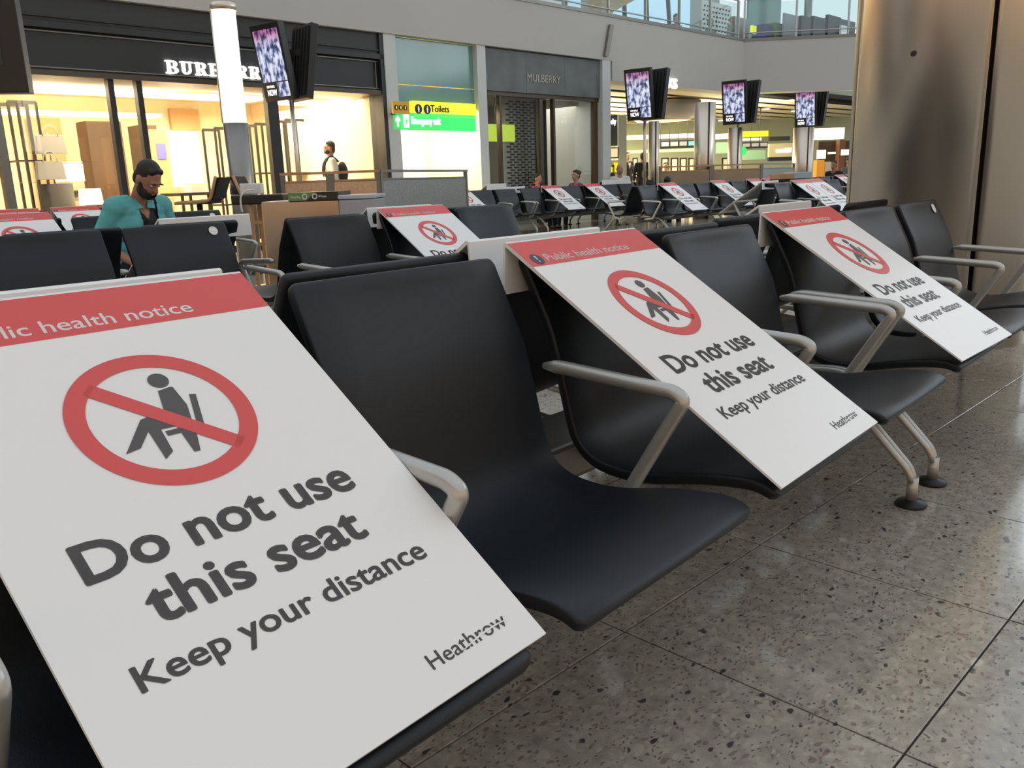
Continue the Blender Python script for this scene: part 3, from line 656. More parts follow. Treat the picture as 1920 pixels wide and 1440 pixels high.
def menu(label, x0, x1, y0, y1, n, t, cols, group=None):
    a, za = pl(x0, y1, t, BK); b, zb = pl(x1, y0, t, BK); f = Fr('menu_screen_bank', label, 'screen', (a+b)/2, t, za, BK)
    f.part('housing', G().box(a, b, t, t+.1, za, zb), M_black, .01)
    for i in range(n):
        w = (b-a)/n; f.part('screen', G().box(a+w*i+.12*w, a+w*(i+1)-.08*w, t-.02, t, za+(zb-za)*.28, zb-(zb-za)*.22), cols[i % len(cols)])
        f.part('drop_rod', G().box(a+w*i, a+w*i+.06*w, t+.02, t+.06, zb, 3.1), M_black)
M_scr = [mat('screen_a', (.3, .3, .3), .3, emit=(.7, .62, .52), es=.7), mat('screen_b', (.3, .3, .3), .3, emit=(.65, .6, .3), es=.7), mat('screen_c', (.2, .2, .2), .3, emit=(.3, .28, .28), es=.6), mat('screen_d', (.1, .3, .3), .3, emit=(.1, .5, .5), es=.7)]
menu('bank of four hanging menu screens left of the big steel column', 1238, 1306, 261, 279, 4, 30, M_scr)
menu('bank of three hanging menu screens under the yellow sign', 1391, 1440, 265, 279, 3, 30, [M_scr[2]])
bkbox('light_strip', 'long glowing white strip above the four menu screens', 'light', 1176, 1303, 250, 262, 36, M_glowp)
bkbox('light_strip', 'short glowing white strip right of the big steel column', 'light', 1343, 1380, 250, 261, 36, M_glowp)
bkbox('light_strip', 'short glowing white strip under the yellow hanging sign', 'light', 1391, 1428, 258, 264, 36, M_glowp)
bkbox('glazed_partition', 'green glass panel below the four menu screens', 'panel', 1176, 1304, 278, 288, 33, M_green)
bkbox('glazed_partition', 'green glass panel right of the big steel column', 'panel', 1343, 1378, 266, 288, 33, M_green)
bkbox('glazed_partition', 'green glass panel behind the round green sign', 'panel', 1393, 1436, 281, 300, 33, M_green)
for k, (x0, x1) in enumerate(((1240, 1254), (1258, 1272), (1275, 1288), (1291, 1303), (1354, 1366), (1186, 1196))):
    f = Fr('picture_frame', '%s thin black frame on the pale wall beyond the counter' % ('first', 'second', 'third', 'fourth', 'fifth (right of the steel column)', 'leftmost, left of the twin screens')[k], 'frame', pl(x0, 300, 35, BK)[0], 35, 0, BK, 'black frames on the far wall')
    a, z = pl(x0, 296, 35, BK); b, _ = pl(x1, 296, 35, BK)
    f.part('frame', G().box(a, a+.05, 35, 35.05, 0, z).box(b-.05, b, 35, 35.05, 0, z).box(a, b, 35, 35.05, z-.05, z), M_black); f.part('panel', G().box(a+.05, b-.05, 35.02, 35.05, .1, z-.05), M_creamw)
o = bkbox('hanging_sign', 'bright yellow hanging sign beyond the middle twin screens', 'sign', 1391, 1441, 245, 257, 27, M_yel)
a, z = pl(1392.5, 283, 27, BK); o = frame_obj('exit_sign', G().prism([(a+.13*math.cos(k*PI/10), z+.13*math.sin(k*PI/10)) for k in range(20)], 27, 27.04, 'y'), M_grn, BK); tag(o, 'round green lit sign below the yellow hanging sign', 'sign')
f = Fr('fascia_panel', 'beige shop fascia with white letters worldd', 'sign', pl(1465, 300, 31, BK)[0], 31, 0, BK)
a, z0_ = pl(1442, 295, 31, BK); b, z1_ = pl(1487, 268, 31, BK); f.part('panel', G().box(a, b, 31, 31.2, z0_, z1_), M_beige)
x0, zz0 = pl(1456, 286, 30.9, BK); x1, zz1 = pl(1485, 278, 30.9, BK)
fr_text(f, 'worldd', x0, x1, zz0, (zz1-zz0)*1.15, 30.98, M_ltext, .02)
f.part('dark_opening', G().box(a, b-.1, 31.05, 31.2, pl(1450, 264, 31, BK)[1], pl(1450, 256, 31, BK)[1]), M_black); f.part('shelf_opening', G().box(a, b, 31.05, 31.2, pl(1450, 302, 31, BK)[1], z0_), M_black)  # shade of the openings above and below painted as black plates
# right hand kiosk, far
bkbox('glow_panel', 'wide glowing white light box beyond the right hand twin screens', 'light', 1524, 1584, 239, 262, 25, M_glowp, .3)
bkbox('kiosk', 'dark brown kiosk wall under the glowing white light box', 'kiosk', 1531, 1604, 263, 345, 27, M_brown, .3, True)
bkbox('wall_column', 'reddish brown column at the right end of the dark kiosk', 'column', 1570, 1586, 262, 345, 26.5, mat('red_brown', (.22, .08, .035), .5), .3, True)
bkbox('display_screen', 'white lit screen on the left of the dark kiosk', 'screen', 1533, 1549, 281, 298, 26, M_glowp, .1)
bkbox('display_screen', 'white lit screen at the right edge of the dark kiosk', 'screen', 1579, 1592, 280, 291, 25, M_glowp, .1)
bkbox('display_screen', 'thin cream lit strip high on the dark kiosk', 'light', 1553, 1567, 285, 289, 26, M_glowp, .05)
bkbox('counter', 'orange counter front under the white kiosk screen', 'counter', 1531, 1546, 300, 322, 25, M_orange, .3, True)
bkbox('counter', 'cream counter front right of the orange counter', 'counter', 1547, 1563, 303, 322, 25, M_creamw, .3, True)
# left shop entrance seen under the band
bkbox('wall_column', 'pale square column right of the dark shop panel', 'column', 1159, 1175, 215, 345, 24, mat('pale_column', (.55, .60, .56), .5), .5, True)
f = Fr('shop_panel', 'dark glossy shop panel with white letters ddocky', 'sign', pl(1146, 270, 23, BK)[0], 23, 0, BK)
a, z0_ = pl(1132, 274, 23, BK); b, z1_ = pl(1158, 216, 23, BK); f.part('panel', G().box(a, b, 23, 23.1, z0_, z1_), mat('dark_gloss', (.07, .08, .09), .15))
x0, zz = pl(1135, 233, 23, BK); x1, _ = pl(1155, 233, 23, BK); fr_text(f, 'ddocky', x0, x1, zz, .13, 22.99, M_ltext, .02)
for k, (x0, x1) in enumerate(((1134, 1141), (1143.5, 1160))):
    f = Fr('framed_picture', ('narrow', 'wide')[k]+' lit picture in a black frame under the dark shop panel', 'picture', pl(x0, 297, 22.5, BK)[0], 22.5, pl(x0, 297, 22.5, BK)[1], BK)
    a, z0_ = pl(x0, 297, 22.5, BK); b, z1_ = pl(x1, 276, 22.5, BK); f.part('frame', G().box(a, b, 22.5, 22.55, z0_, z1_), M_black); f.part('picture', G().box(a+.03, b-.03, 22.48, 22.5, z0_+.03, z1_-.03), mat('lit_picture', (.8, .6, .3), .5, emit=(1, .75, .42), es=.8))
a, z0_ = pl(1134, 345, 23.5, BK); b, z1_ = pl(1162, 300, 23.5, BK)
f = Fr('display_shelf', 'shelf unit of small yellow boxes under the lit pictures', 'shelf', (a+b)/2, 23.5, 0, BK); f.part('back', G().box(a, b, 23.7, 23.75, 0, z1_), M_creamw)
for k in range(3): f.part('shelf', G().box(a, b, 23.4, 23.7, .35+k*.35, .38+k*.35), M_glassb)
for r_ in range(3):
    for k in range(4):
        x = a+.08+(b-a-.2)*k/3.6; hh = .14+.06*((k+r_) % 3)
        tag(frame_obj('small_box', G().box(x, x+.09, 23.45, 23.55, .381+r_*.35, .381+r_*.35+hh), (M_yel, M_glowp, M_brown, M_orange)[(k*2+r_) % 4], BK), '%s small box from the left on the %s shelf under the lit pictures' % (('first', 'second', 'third', 'fourth')[k], ('lower', 'middle', 'top')[r_]), 'box', 'small boxes on the %s shelf' % ('lower', 'middle', 'top')[r_])
# lit letters on the band and the drum sign below
f = Fr('band_lettering', 'white lit letters ks on the balcony band right of the first twin screens', 'sign', s_at(1258, 160, CF-.2), CF-.2, z_at(1258, 164, CF-.2))
x0, zz = pl(1254, 165, CF-.2); x1, _ = pl(1271, 165, CF-.2); fr_text(f, 'ks', x0, x1, zz, z_at(1258, 137, CF-.2)-zz, CF-.16, M_ltext, .0, .03)
x, z = pl(1268, 170, CF+2.5); o = frame_obj('bulkhead', G().lathe([(.8, 2.55), (1.05, 2.75), (1.12, 3.08)], 32, (x-.7, CF+2.5, 0)), M_wall); tag(o, 'rounded pale bulkhead hanging below the band beside the lit ks letters', 'bulkhead')

# steel columns
def column(label, x0, x1, ytop, t, m=M_steel, seam=True):
    a, z = pl(x0, ytop, t, BK); b, _ = pl(x1, ytop, t, BK); r = (b-a)/2; c = (a+b)/2
    f = Fr('steel_column', label, 'column', c, t, 0, BK, None); f.part('shaft', G().lathe([(r, 0), (r, min(z, 3.4))], 32, (c, t, 0)), m)
    if seam: f.part('seam', G().box(c+r*.1, c+r*.1+.03, t-r-.006, t-r+.03, 0, min(z, 3.4)), M_black)
    return c
column('broad round steel column in the middle between the first and second twin screens', 1303, 1342, 193, 19)
column('slim steel column behind the post of the first twin screens', 1216, 1236, 228, 21, M_steel)
column('slim steel column behind the post of the middle twin screens', 1366, 1392, 240, 22.5, M_steel)
column('steel column behind the post of the right hand twin screens', 1489, 1526, 240, 24, M_steel)

# ------------------------------------------------------------------ large steel clad column on the right
cc = Vector((5.33, 1.435, 0)); R_ = .505
f = thing('steel_column', 'very large brushed steel clad column rising behind the end of the front bench', 'column', cc)
a_s = math.atan2(-cc.y, -cc.x)
def arcplate(a0, a1, r, z0, z1, th=.012, n=20):
    g = G(); v = []
    for i in range(n+1):
        a = a0+(a1-a0)*i/n
        for rr in (r, r-th): v += [(rr*math.cos(a), rr*math.sin(a), z0), (rr*math.cos(a), rr*math.sin(a), z1)]
    fs = []
    for i in range(n):
        b = i*4; c = b+4
        fs += [(b, c, c+1, b+1), (b+2, b+3, c+3, c+2), (b+1, c+1, c+3, b+3), (b, b+2, c+2, c)]
    fs += [(0, 1, 3, 2), (n*4, n*4+2, n*4+3, n*4+1)]
    return g.add(v, fs, True)
obj('core', G().lathe([(R_-.03, 0), (R_-.03, 5)], 48).mesh('core', M_blackm), f)
gs = a_s+.36
for i in range(4):
    obj('steel_sheet', arcplate(gs+.025+i*PI/2, gs-.025+(i+1)*PI/2, R_, .0, 5.0).mesh('steel_sheet', M_steel), f)
hx = CAM+ray(1713, 101)*((R_*0+cc.length*.93)/1); 
ah = a_s-.02
dirn = Vector((math.cos(ah), math.sin(ah), 0)); v = ray(1713, 101); 
# where that ray meets the cylinder
A_ = v.x**2+v.y**2; B_ = -2*(v.x*cc.x+v.y*cc.y); C_ = cc.x**2+cc.y**2-R_**2; tt = (-B_-math.sqrt(B_*B_-4*A_*C_))/(2*A_); hp = CAM+v*tt-cc
nn = Vector((hp.x, hp.y, 0)).normalized()
obj('bolt', G().tube([hp-nn*.005, hp+nn*.006], .014, 16).mesh('bolt', M_black), f)

# ------------------------------------------------------------------ tandem benches
PROF = [(-.092, .818), (-.100, .800), (-.112, .775), (-.150, .700), (-.178, .640), (-.205, .545), (-.225, .465), (-.240, .415), (-.258, .388), (-.285, .368), (-.325, .357), (-.385, .354), (-.440, .360), (-.485, .370), (-.545, .383), (-.610, .393), (-.665, .397), (-.700, .391), (-.725, .378)]
def crom(P, k=3):
    out = []
    for i in range(len(P)-1):
        p0, p1, p2, p3 = P[max(i-1, 0)], P[i], P[i+1], P[min(i+2, len(P)-1)]
        for j in range(k):
            t = j/k; out.append(tuple(.5*((2*b)+(-a+c)*t+(2*a-5*b+4*c-d)*t*t+(-a+3*b-3*c+d)*t**3) for a, b, c, d in zip(p0, p1, p2, p3)))
    return out+[P[-1]]
def seat_mesh(w=.522, th=.026):
    P = crom(PROF, 2); P = [P[0], tuple(.8*a+.2*b for a, b in zip(P[0], P[1])), tuple(.4*a+.6*b for a, b in zip(P[0], P[1]))]+P[1:-1]+[tuple(.6*a+.4*b for a, b in zip(P[-2], P[-1])), tuple(.2*a+.8*b for a, b in zip(P[-2], P[-1])), P[-1]]; n = len(P); g = G(); v = []
    S = [0]
    for i in range(1, n): S.append(S[-1]+math.dist(P[i], P[i-1]))
    Lt = S[-1]; R = .018
    m = 22
    for i in range(n):
        a, b = P[max(i-1, 0)], P[min(i+1, n-1)]; d = (b[0]-a[0], b[1]-a[1]); l = math.hypot(*d); nn = (-d[1]/l, d[0]/l)  # faces the sitter
        if nn[0] > 0 and i < 10: nn = (-nn[0], -nn[1])
        if nn[1] < 0 and i >= 10: nn = (-nn[0], -nn[1])
        e = min(S[i], Lt-S[i]); ins = R-math.sqrt(max(R*R-(R-e)**2, 0)) if e < R else 0
        te = th*min(1, .35+.65*math.sqrt(min(1, e/.014)))
        hw = w/2-ins; rr = te/2
        ring = []
        dish = .0
        xs = [-hw+rr*.5+(2*(hw-rr*.5))*k/6 for k in range(7)]
        for x in xs: ring.append((x, 0+rr))
        ring += [(hw-rr*.12, rr*.86), (hw, rr*.3), (hw-rr*.2, -rr*.75)]
        for x in xs[::-1]: ring.append((x, -rr))
        ring += [(-hw+rr*.2, -rr*.75), (-hw, rr*.3), (-hw+rr*.12, rr*.86)]
        off = -th/2
        for x, h in ring:
            bow = -.012*(1-(2*x/w)**2)
            hh = h+off+bow*(1 if e > .05 else e/.05)
            v.append((x, P[i][0]+nn[0]*hh, P[i][1]+nn[1]*hh))
    k = len(ring)
    fs = [(i*k+a, i*k+(a+1) % k, (i+1)*k+(a+1) % k, (i+1)*k+a) for i in range(n-1) for a in range(k)]
    g.add(v, fs, True); g.f += [tuple(range(k))[::-1], tuple((n-1)*k+a for a in range(k))]; g.sm += [True, True]
    me = g.mesh('seat_shell', M_seat)
    b = bmesh.new(); b.from_mesh(me); bmesh.ops.recalc_face_normals(b, faces=b.faces); b.to_mesh(me); b.free(); return me
ME_SEAT = seat_mesh()
def arm_mesh(r=.0155):
    path = fillet([(0, -.19, .575), (0, -.24, .577), (0, -.52, .562), (0, -.545, .548), (0, -.425, .345), (0, -.40, .30), (0, -.25, .285)], .045, 6)
    g = G(); P = path; k = len(P)
    rs = [.007]+[.0135]*1+[r]*(k-2)
    return g.tube(P, rs, 12, up=(1, 0, 0)).mesh('armrest', M_alu)
ME_ARM = arm_mesh()
def leg_mesh():
    g = G()
    for dx in (-.016, .016):
        g.tube(fillet([(dx*.5, -.672, .075), (dx*.8, -.66, .11), (dx, -.50, .275), (dx, -.38, .335), (dx, -.05, .31)], .05), .0105, 8)
    g.tube([(0, -.672, .02), (0, -.672, .09)], .0165, 12)
    return g.mesh('leg', M_alu)
ME_LEG = leg_mesh()
ME_PAD = G().lathe([(.042, 0), (.045, .005), (.040, .013), (.018, .017), (.012, .026)], 28, (0, -.672, 0)).mesh('foot_pad', M_rubber)
ME_BRK = G().prism([(-.45, .325), (-.30, .320), (-.07, .300), (-.07, .25), (-.22, .27), (-.42, .312)], -.012, .012).mesh('seat_bracket', M_alud)
ME_STK = G().lathe([(.024, 0), (.024, .0008)], 24).mesh('sticker', M_white)
ME_STKP = G().box(-.016, .008, -.004, .0, .0008, .0011).box(-.004, .016, -.012, -.007, .0008, .0011).box(-.014, .01, .008, .011, .0008, .0011).mesh('sticker_print', M_grey)
BENCH = 0
def bench(label, x0, yc, n, p=.62, rdx=.10, rdy=0.0, sticker=(), rz=0, rear=True, skip=(), z=0, legs=lambda L: (-L/2+.13, L/2-.13)):
    L = n*p; cx = x0+L/2; e = thing('tandem_bench', label, 'bench', (cx, yc, z), rz, None)
    sx = (p-.108)/.512
    def X(i): return -L/2+(i+.5)*p
    for side in ((0, 1) if rear else (0,)):
        rot = (0, 0, PI*side); dy = rdy*side; dx = rdx*side
        for i in range(n):
            if (side, i) in skip: continue
            s = obj('seat_shell', ME_SEAT, e, (X(i)+dx, dy, 0), rot, (sx, 1, 1))
            if (side, i) in sticker:
                c1, c0 = PROF[2], PROF[4]; d = Vector((0, c1[0]-c0[0], c1[1]-c0[1])).normalized(); nrm = Vector((0, -d.z, d.y))
                P = Vector((.185, c1[0], c1[1]))+nrm*-.0022
                st_ = obj('sticker', ME_STK, s); st_['label'] = 'round white sticker near the top corner'
                x_ = Vector((1, 0, 0)); st_.matrix_local = Matrix(((1, 0, 0, P.x), (0, d.y, nrm.y, P.y), (0, d.z, nrm.z, P.z), (0, 0, 0, 1))) @ Matrix.Diagonal((1/sx, 1, 1, 1))
                k_ = obj('sticker_print', ME_STKP, e); k_.parent = s; k_.matrix_local = st_.matrix_local.copy()
            obj('seat_bracket', ME_BRK, e, (X(i)+dx, dy, 0), rot)
        for i in range(n+1):
            xx = -L/2+i*p; xx = min(max(xx, -L/2+.02), L/2-.02)
            obj('armrest', ME_ARM, e, (xx+dx, dy, 0), rot)
        for xx in legs(L):
            lg = obj('leg', ME_LEG, e, (xx+dx, dy, 0), rot); obj('foot_pad', ME_PAD, lg)
    dY = rdy/2
    obj('beam', G().box(-L/2+.02, L/2-.02+rdx, -.11, .11+rdy, .225, .325).mesh('beam', M_alud, .012), e)
    return e
yM = 1.355
b1 = bench('double sided black bench nearest the camera, four seats with two leaning notices', .16, yM, 4, .62, .10)
b2_ = bench('double sided black bench next to the large steel column with a round sticker', 2.70, yM+.005, 3, .66, .12, .10, sticker=((0, 2),), legs=lambda L: (-L/2+.035, L/2-.13))
bench('black bench on the left behind the nearest notice with a round sticker', -.18, 4.19, 4, .64, .18, .0, sticker=((0, 3),))
bench('black bench behind the nearest empty seat, three seats, one notice in the middle', 2.53, 3.98, 3, .625, .10)
bench('black bench on the left where the man in the teal shirt sits', 1.16, 6.6, 4, .64, .1, skip=(), sticker=((0, 3),))
bench('black bench far left carrying two notices side by side', 1.8, 10.57, 4, .66, .1)
bench('far black bench left of the boy in red, with one notice seen half', 9.36, 10.57, 4, .64, .08)
bench('far black bench with two leaning notices in front of the boy in red', 11.97, 10.57, 4, .64, .10)
bench('far black bench of two seats right of the two notices', 14.56, 10.57, 2, .62, .10)
bench('black bench in the middle distance with one notice at its centre', 11.64, 7.77, 3, .62, .10)
bench('black bench in the middle distance with three leaning notices', 13.50, 7.77, 5, .655, .10)
bench('black bench with two notices side by side left of the steel column', 11.37, 5.34, 4, .62, .10)
bench('far black bench partly behind the big steel column', 18.4, 7.77, 5, .64, .10)
bench('far black bench behind the middle bench with pink headed notices', 18.4, 12.7, 4, .64, .1)

# ------------------------------------------------------------------ folded public notices
AN = .592; SW, SL = .528, .797; K = SW/.51
e2 = Vector((0, -math.cos(AN), -math.sin(AN))); nS = Vector((0, -math.sin(AN), math.cos(AN)))
def up(x, v, h=0): return Vector((x*K, 0, 0))+e2*(v*K)+nS*h
def up3(x, y, h): return up(x, -y, .0006+h)          # y negative downwards
th = .0045
fl_ = (.010, -.118)   # flap end relative to the fold
pf = [Vector((0, 0)), Vector((e2.y*SL, e2.z*SL))]
o1 = Vector((-nS.y*th, -nS.z*th))
board = [(0, 0), (e2.y*SL, e2.z*SL), (e2.y*SL+o1.x, e2.z*SL+o1.y), (.002, -.009), (fl_[0]-th*.2, fl_[1]), (fl_[0]+th*.9, fl_[1]), (.0075, -.004)]
ME_BOARD = G().prism(board, 0, SW).mesh('board', M_board)
def flat(polys, m, name, h=.0008):
    g = G()
    for p in polys:
        vs = [up(x, v, h) for x, v in p]; g.add(vs, [tuple(range(len(vs)))[::-1]])
    return g.mesh(name, m)
ME_BAND = flat([[(0, .0045), (.51, .0045), (.51, .0915), (0, .0915)]], M_red, 'header_band', .0004)
C0 = (.2488, .2664)
def arcs(ro, ri, n=72):
    out = []
    for i in range(n):
        a, b = 2*PI*i/n, 2*PI*(i+1)/n
        out.append([(C0[0]+ro*math.cos(a), C0[1]+ro*math.sin(a)), (C0[0]+ro*math.cos(b), C0[1]+ro*math.sin(b)), (C0[0]+ri*math.cos(b), C0[1]+ri*math.sin(b)), (C0[0]+ri*math.cos(a), C0[1]+ri*math.sin(a))])
    return out
ME_RING = flat(arcs(.1179, .0931)+[[(.1950-.008, .1945-.008), (.1775-.006, .2085-.006), (.3035+.006, .3430+.006), (.3200+.006, .3285+.006)]], M_red, 'prohibition_ring', .0012)
hd = [(C0[0]+.0213+.0137*math.cos(i*PI/14), C0[1]-.0632+.0137*math.sin(i*PI/14)) for i in range(28)]
ME_FIG = flat([hd, [(.2608, .2214), (.2804, .2185), (.2823, .2209), (.284, .256), (.2758, .2869), (.2501, .2621)],
    [(.2169, .2635), (.2267, .2612), (.2501, .2621), (.2758, .2869), (.254, .2874), (.2327, .2866), (.2171, .2848)],
    [(.2327, .2866), (.2296, .3252), (.2159, .3346), (.2171, .2848)], [(.2169, .2635), (.2171, .2848), (.1965, .3079), (.1766, .3113)],
    [(.2959, .2386), (.3044, .2409), (.285, .305), (.2771, .2991)], [(.236, .2913), (.255, .2913), (.2534, .2998), (.2358, .2997)], [(.255, .2913), (.2731, .3009), (.2611, .3356), (.2532, .3351), (.2534, .2998)]], M_grey, 'seated_figure', .0009)
tm = lambda s, x0, x1, base, cap, m, bold, name: text_mesh(s, x0, x1, -base, cap, m, bold, 0, name, up3=up3, gap=1.0)
ME_T0 = tm('Public health notice', .066, .388, .0790, .0235, M_board, .008, 'header_lettering')
def join(mes, name):
    b = bmesh.new()
    for m in mes: b.from_mesh(m)
    o = bpy.data.meshes.new(name); b.to_mesh(o); b.free(); o.materials.append(mes[0].materials[0]); return o
ME_T1 = ([tm('Do not use', .063, .421, .4655, .0500, M_grey, .028, 'a'), tm('this seat', .104, .388, .5395, .0500, M_grey, .028, 'b')])
ME_T2 = tm('Keep your distance', .0575, .440, .6020, .0290, M_grey, .019, 'small_lettering')
ME_T3 = tm('Heathrow', .340, .471, .7335, .0195, M_grey, .006, 'logo_lettering')
sw = []
for i in range(14):
    t0, t1 = i/14, (i+1)/14
    def q(t, d): return (.392+.085*t, (.7330-.0078*math.sin(t*1.25*PI/2+.15)+.002*t*t+d))
    w0 = .0005+.0007*math.sin(PI*t0); w1 = .0005+.0007*math.sin(PI*t1)
    sw.append([q(t0, -w0), q(t1, -w1), q(t1, w1), q(t0, w0)])
ME_SWO = flat(sw, M_board, 'logo_swoosh', .0011)
ME_BDG = flat([[(.0365+.0185*math.cos(i*PI/16), .0690+.0185*math.sin(i*PI/16)) for i in range(32)]], M_dkblue, 'warning_badge', .0009)
ME_EXC = flat([[(.0340, .0575), (.0390, .0575), (.0380, .0715), (.0350, .0715)], [(.0345, .0745), (.0385, .0745), (.0385, .0785), (.0345, .0785)]], M_board, 'exclamation_mark', .0013)
def notice(label, x, y, z=.843, rz=0, tilt=0, group=None, full=True, side=1):
    e = thing('folded_notice', label, 'sign', (x, y, z), rz, group); e.rotation_euler = (tilt, 0, rz)
    obj('board', ME_BOARD, e); obj('header_band', ME_BAND, e); obj('header_lettering', ME_T0, e)
    bd = obj('warning_badge', ME_BDG, e); obj('exclamation_mark', ME_EXC, bd)
    obj('seated_figure', ME_FIG, e); obj('prohibition_ring', ME_RING, e)
    obj('main_lettering', ME_T1[0], e); obj('main_lettering', ME_T1[1], e); obj('small_lettering', ME_T2, e)
    lg = obj('logo_lettering', ME_T3, e); obj('logo_swoosh', ME_SWO, lg)
    return e
notice('nearest white public health notice, cut by the left edge of the picture', .231, 1.296, rz=.0126, tilt=.010)
notice('white public health notice in the middle of the front bench', 1.408, 1.276, rz=.0104, tilt=-.0125)
notice('white public health notice on the front bench beside the twin armrests', 2.738, 1.296, rz=-.0424, tilt=-.017)
R_ = lambda label, xr, y, z=.843, **k: notice(label, xr, y, z, rz=PI, **k)
R_('white notice turned away, its back edge rising behind the nearest notice', .777, 1.400)
R_('white notice turned away behind the middle notice of the front bench', 1.955, 1.418)
R_('white notice turned away behind the notice beside the twin armrests', 3.86, 1.595, tilt=0)
R_('white notice turned away on the left bench right of the round sticker', 2.60, 4.30)
notice('white public health notice right of the grey bin, second row', 3.19, 3.89)
R_('white notice turned away behind the notice right of the grey bin', 3.80, 4.09)
notice('notice at the left edge left of the man in the teal shirt', 1.82, 6.52, .866)
notice('red headed notice at far left just left of the man in the teal shirt', 3.80, 10.48)
notice('red headed notice at the far left edge, upper one', 3.14, 10.48)
notice('half hidden notice right of the grey mesh barrier', 10.11, 10.48)
notice('far notice right of the boy in the red top', 12.64, 10.48)
notice('far notice in front of the woman in the patterned top', 13.98, 10.48)
R_('white notice back raised above the two far seats right of the mesh barrier', 11.83, 10.66, .915)
R_('white notice back left of the boy in the red top', 12.36, 10.66, .85)
notice('middle distance notice left of the big steel round column', 12.295, 7.68)
notice('middle distance notice straight below the middle twin screens', 14.06, 7.68)
notice('middle distance notice half hidden by a dark seat, below the yellow sign', 15.50, 7.68)
notice('middle distance notice behind the dark slanting board', 16.17, 7.68)
R_('notice turned away, dark slanting underside, left of the paired notices', 11.98, 5.44)
notice('left one of the paired notices beside the steel column', 11.985, 5.25)
notice('right one of the paired notices beside the steel column', 12.53, 5.25)
q = aty(1565, 326, 7.68); notice('far notice touching the steel column, upper', q.x, 7.68)
q = aty(1578, 330, 7.68); notice('far notice touching the steel column, lower', q.x+.25, 7.68)
q = aty(1208, 338, 12.6); notice('far pink headed notice left of the dark haired head at the counter', q.x, 12.6)
q = aty(1266, 336, 12.6); notice('far pink headed notice right of the dark haired head at the counter', q.x, 12.6)
q = aty(1155, 340, 10.66); R_('far white notice back below the bald man', q.x, 10.66, .90)
q = aty(1181, 341, 10.66); R_('far white notice back below the man in the suit', q.x, 10.66, .90)
q = aty(1475, 337, 5.44)

# ------------------------------------------------------------------ light column, stools, bin, barriers
tp = CAM+ray(430, 17)*9.6; f = thing('light_column', 'tall glowing white light column on a steel shaft', 'lamp', (5.47, 8.97, 0))
f.location = (tp.x*.5+(CAM+ray(468, 300)*9.6).x*.5, tp.y*.5+(CAM+ray(468, 300)*9.6).y*.5, 0)
fx = f.location.x*.8841; c_ = toworld((CAM+ray(432, 230)*9.4).x, 0, 0, 0)
mid = CAM+ray(438, 200)*9.4; f.location = (mid.x, mid.y, 0)
zt0 = (CAM+ray(430, 230)*9.4).z; ztp = (CAM+ray(420, 17)*9.4).z
obj('shaft', G().lathe([(.135, 0), (.135, zt0-.004)], 32).mesh('shaft', M_steeld), f)
obj('tube', G().lathe([(.125, zt0), (.125, ztp-.07)], 32).mesh('tube', M_tube), f)
obj('collar', G().lathe([(.14, .92), (.14, 1.02)], 32).mesh('collar', M_black), f)
obj('cap', G().lathe([(.14, ztp-.07), (.14, ztp), (.12, ztp+.01)], 32).mesh('cap', M_steel), f)
dcol = Vector((-rV.x, -rV.y, 0)).normalized()
obj('cover_strip', G().tube([dcol*.135+Vector((0, 0, zt0)), dcol*.135+Vector((0, 0, ztp-.05))], .016, 8).mesh('cover_strip', M_steel), f)
def stool(label, px, py, D, face):
    q = CAM+ray(px, py)*D; e = thing('high_stool', label, 'chair', (q.x, q.y, 0), BK)
    w = .36; s = face
    obj('backrest', G().prism([(0, .88), (.02*s, .90), (.10*s, 1.10), (.05*s, 1.10), (-.03*s, .90)], -w/2, w/2, 'y').mesh('backrest', M_blackm, .006), e)
    obj('seat', G().prism([(-.03*s, .84), (-.38*s, .84), (-.38*s, .875), (-.03*s, .89)], -w/2, w/2, 'y').mesh('seat', M_blackm, .006), e)
    for yy in (-w/2-.012, w/2+.012): obj('side_frame', G().tube(fillet([(.06*s, yy, 1.11), (-.02*s, yy, .87), (-.38*s, yy, .855)], .06), .016, 8).mesh('side_frame', M_wood), e)
    obj('post', G().tube([(-.2*s, 0, .02), (-.2*s, 0, .84)], .03, 12).mesh('post', M_steeld), e)
    obj('base', G().lathe([(.2, 0), (.2, .012), (.03, .03)], 24, (-.2*s, 0, 0)).mesh('base', M_steeld), e)
stool('high black stool with tan frame left of the glowing light column', 408, 360, 8.6, 1)
stool('high black stool with tan frame right of the glowing light column', 462, 360, 8.4, -1)
f = Fr('charging_shelf', 'thick black shelf on a wooden frame beside the light column', 'shelf', pl(492, 372, 8.2, BK)[0], 8.2, 0, BK)
a, z1_ = pl(444, 366, 8.2, BK); b, _ = pl(540, 366, 8.2, BK); z0_ = pl(500, 382, 8.2, BK)[1]
f.part('shelf_top', G().box(a, b, 8.0, 8.4, z0_, z1_), M_black, .015)
a2_, b2_x = pl(480, 400, 8.2, BK)[0], pl(526, 400, 8.2, BK)[0]
for xx in (a2_, b2_x):
    for yy in (8.05, 8.35): f.part('leg', G().box(xx-.015, xx+.015, yy-.015, yy+.015, 0, z0_), M_wood)
for k in range(3): f.part('rail', G().box(a2_, b2_x, 8.04, 8.07, .25+k*.2, .28+k*.2), M_wood)
x, z = pl(478, 352, 8.3, BK); o = frame_obj('white_device', G().cbox((x, 8.2, z1_+.055), (.20, .12, .10)), M_white, BK, .01); tag(o, 'small white device lying on the black charging shelf', 'device')
q = [toworld(pl(px, py, 8.0, BK)[0], 8.0, pl(px, py, 8.0, BK)[1], BK) for px, py in ((478, 356), (462, 358), (452, 368), (452, 385), (455, 398))]
o = obj('charging_cable', G().tube(crom([tuple(p) for p in q], 4), .009, 6).mesh('charging_cable', M_white)); tag(o, 'white charging cable looping down from the white device', 'cable')

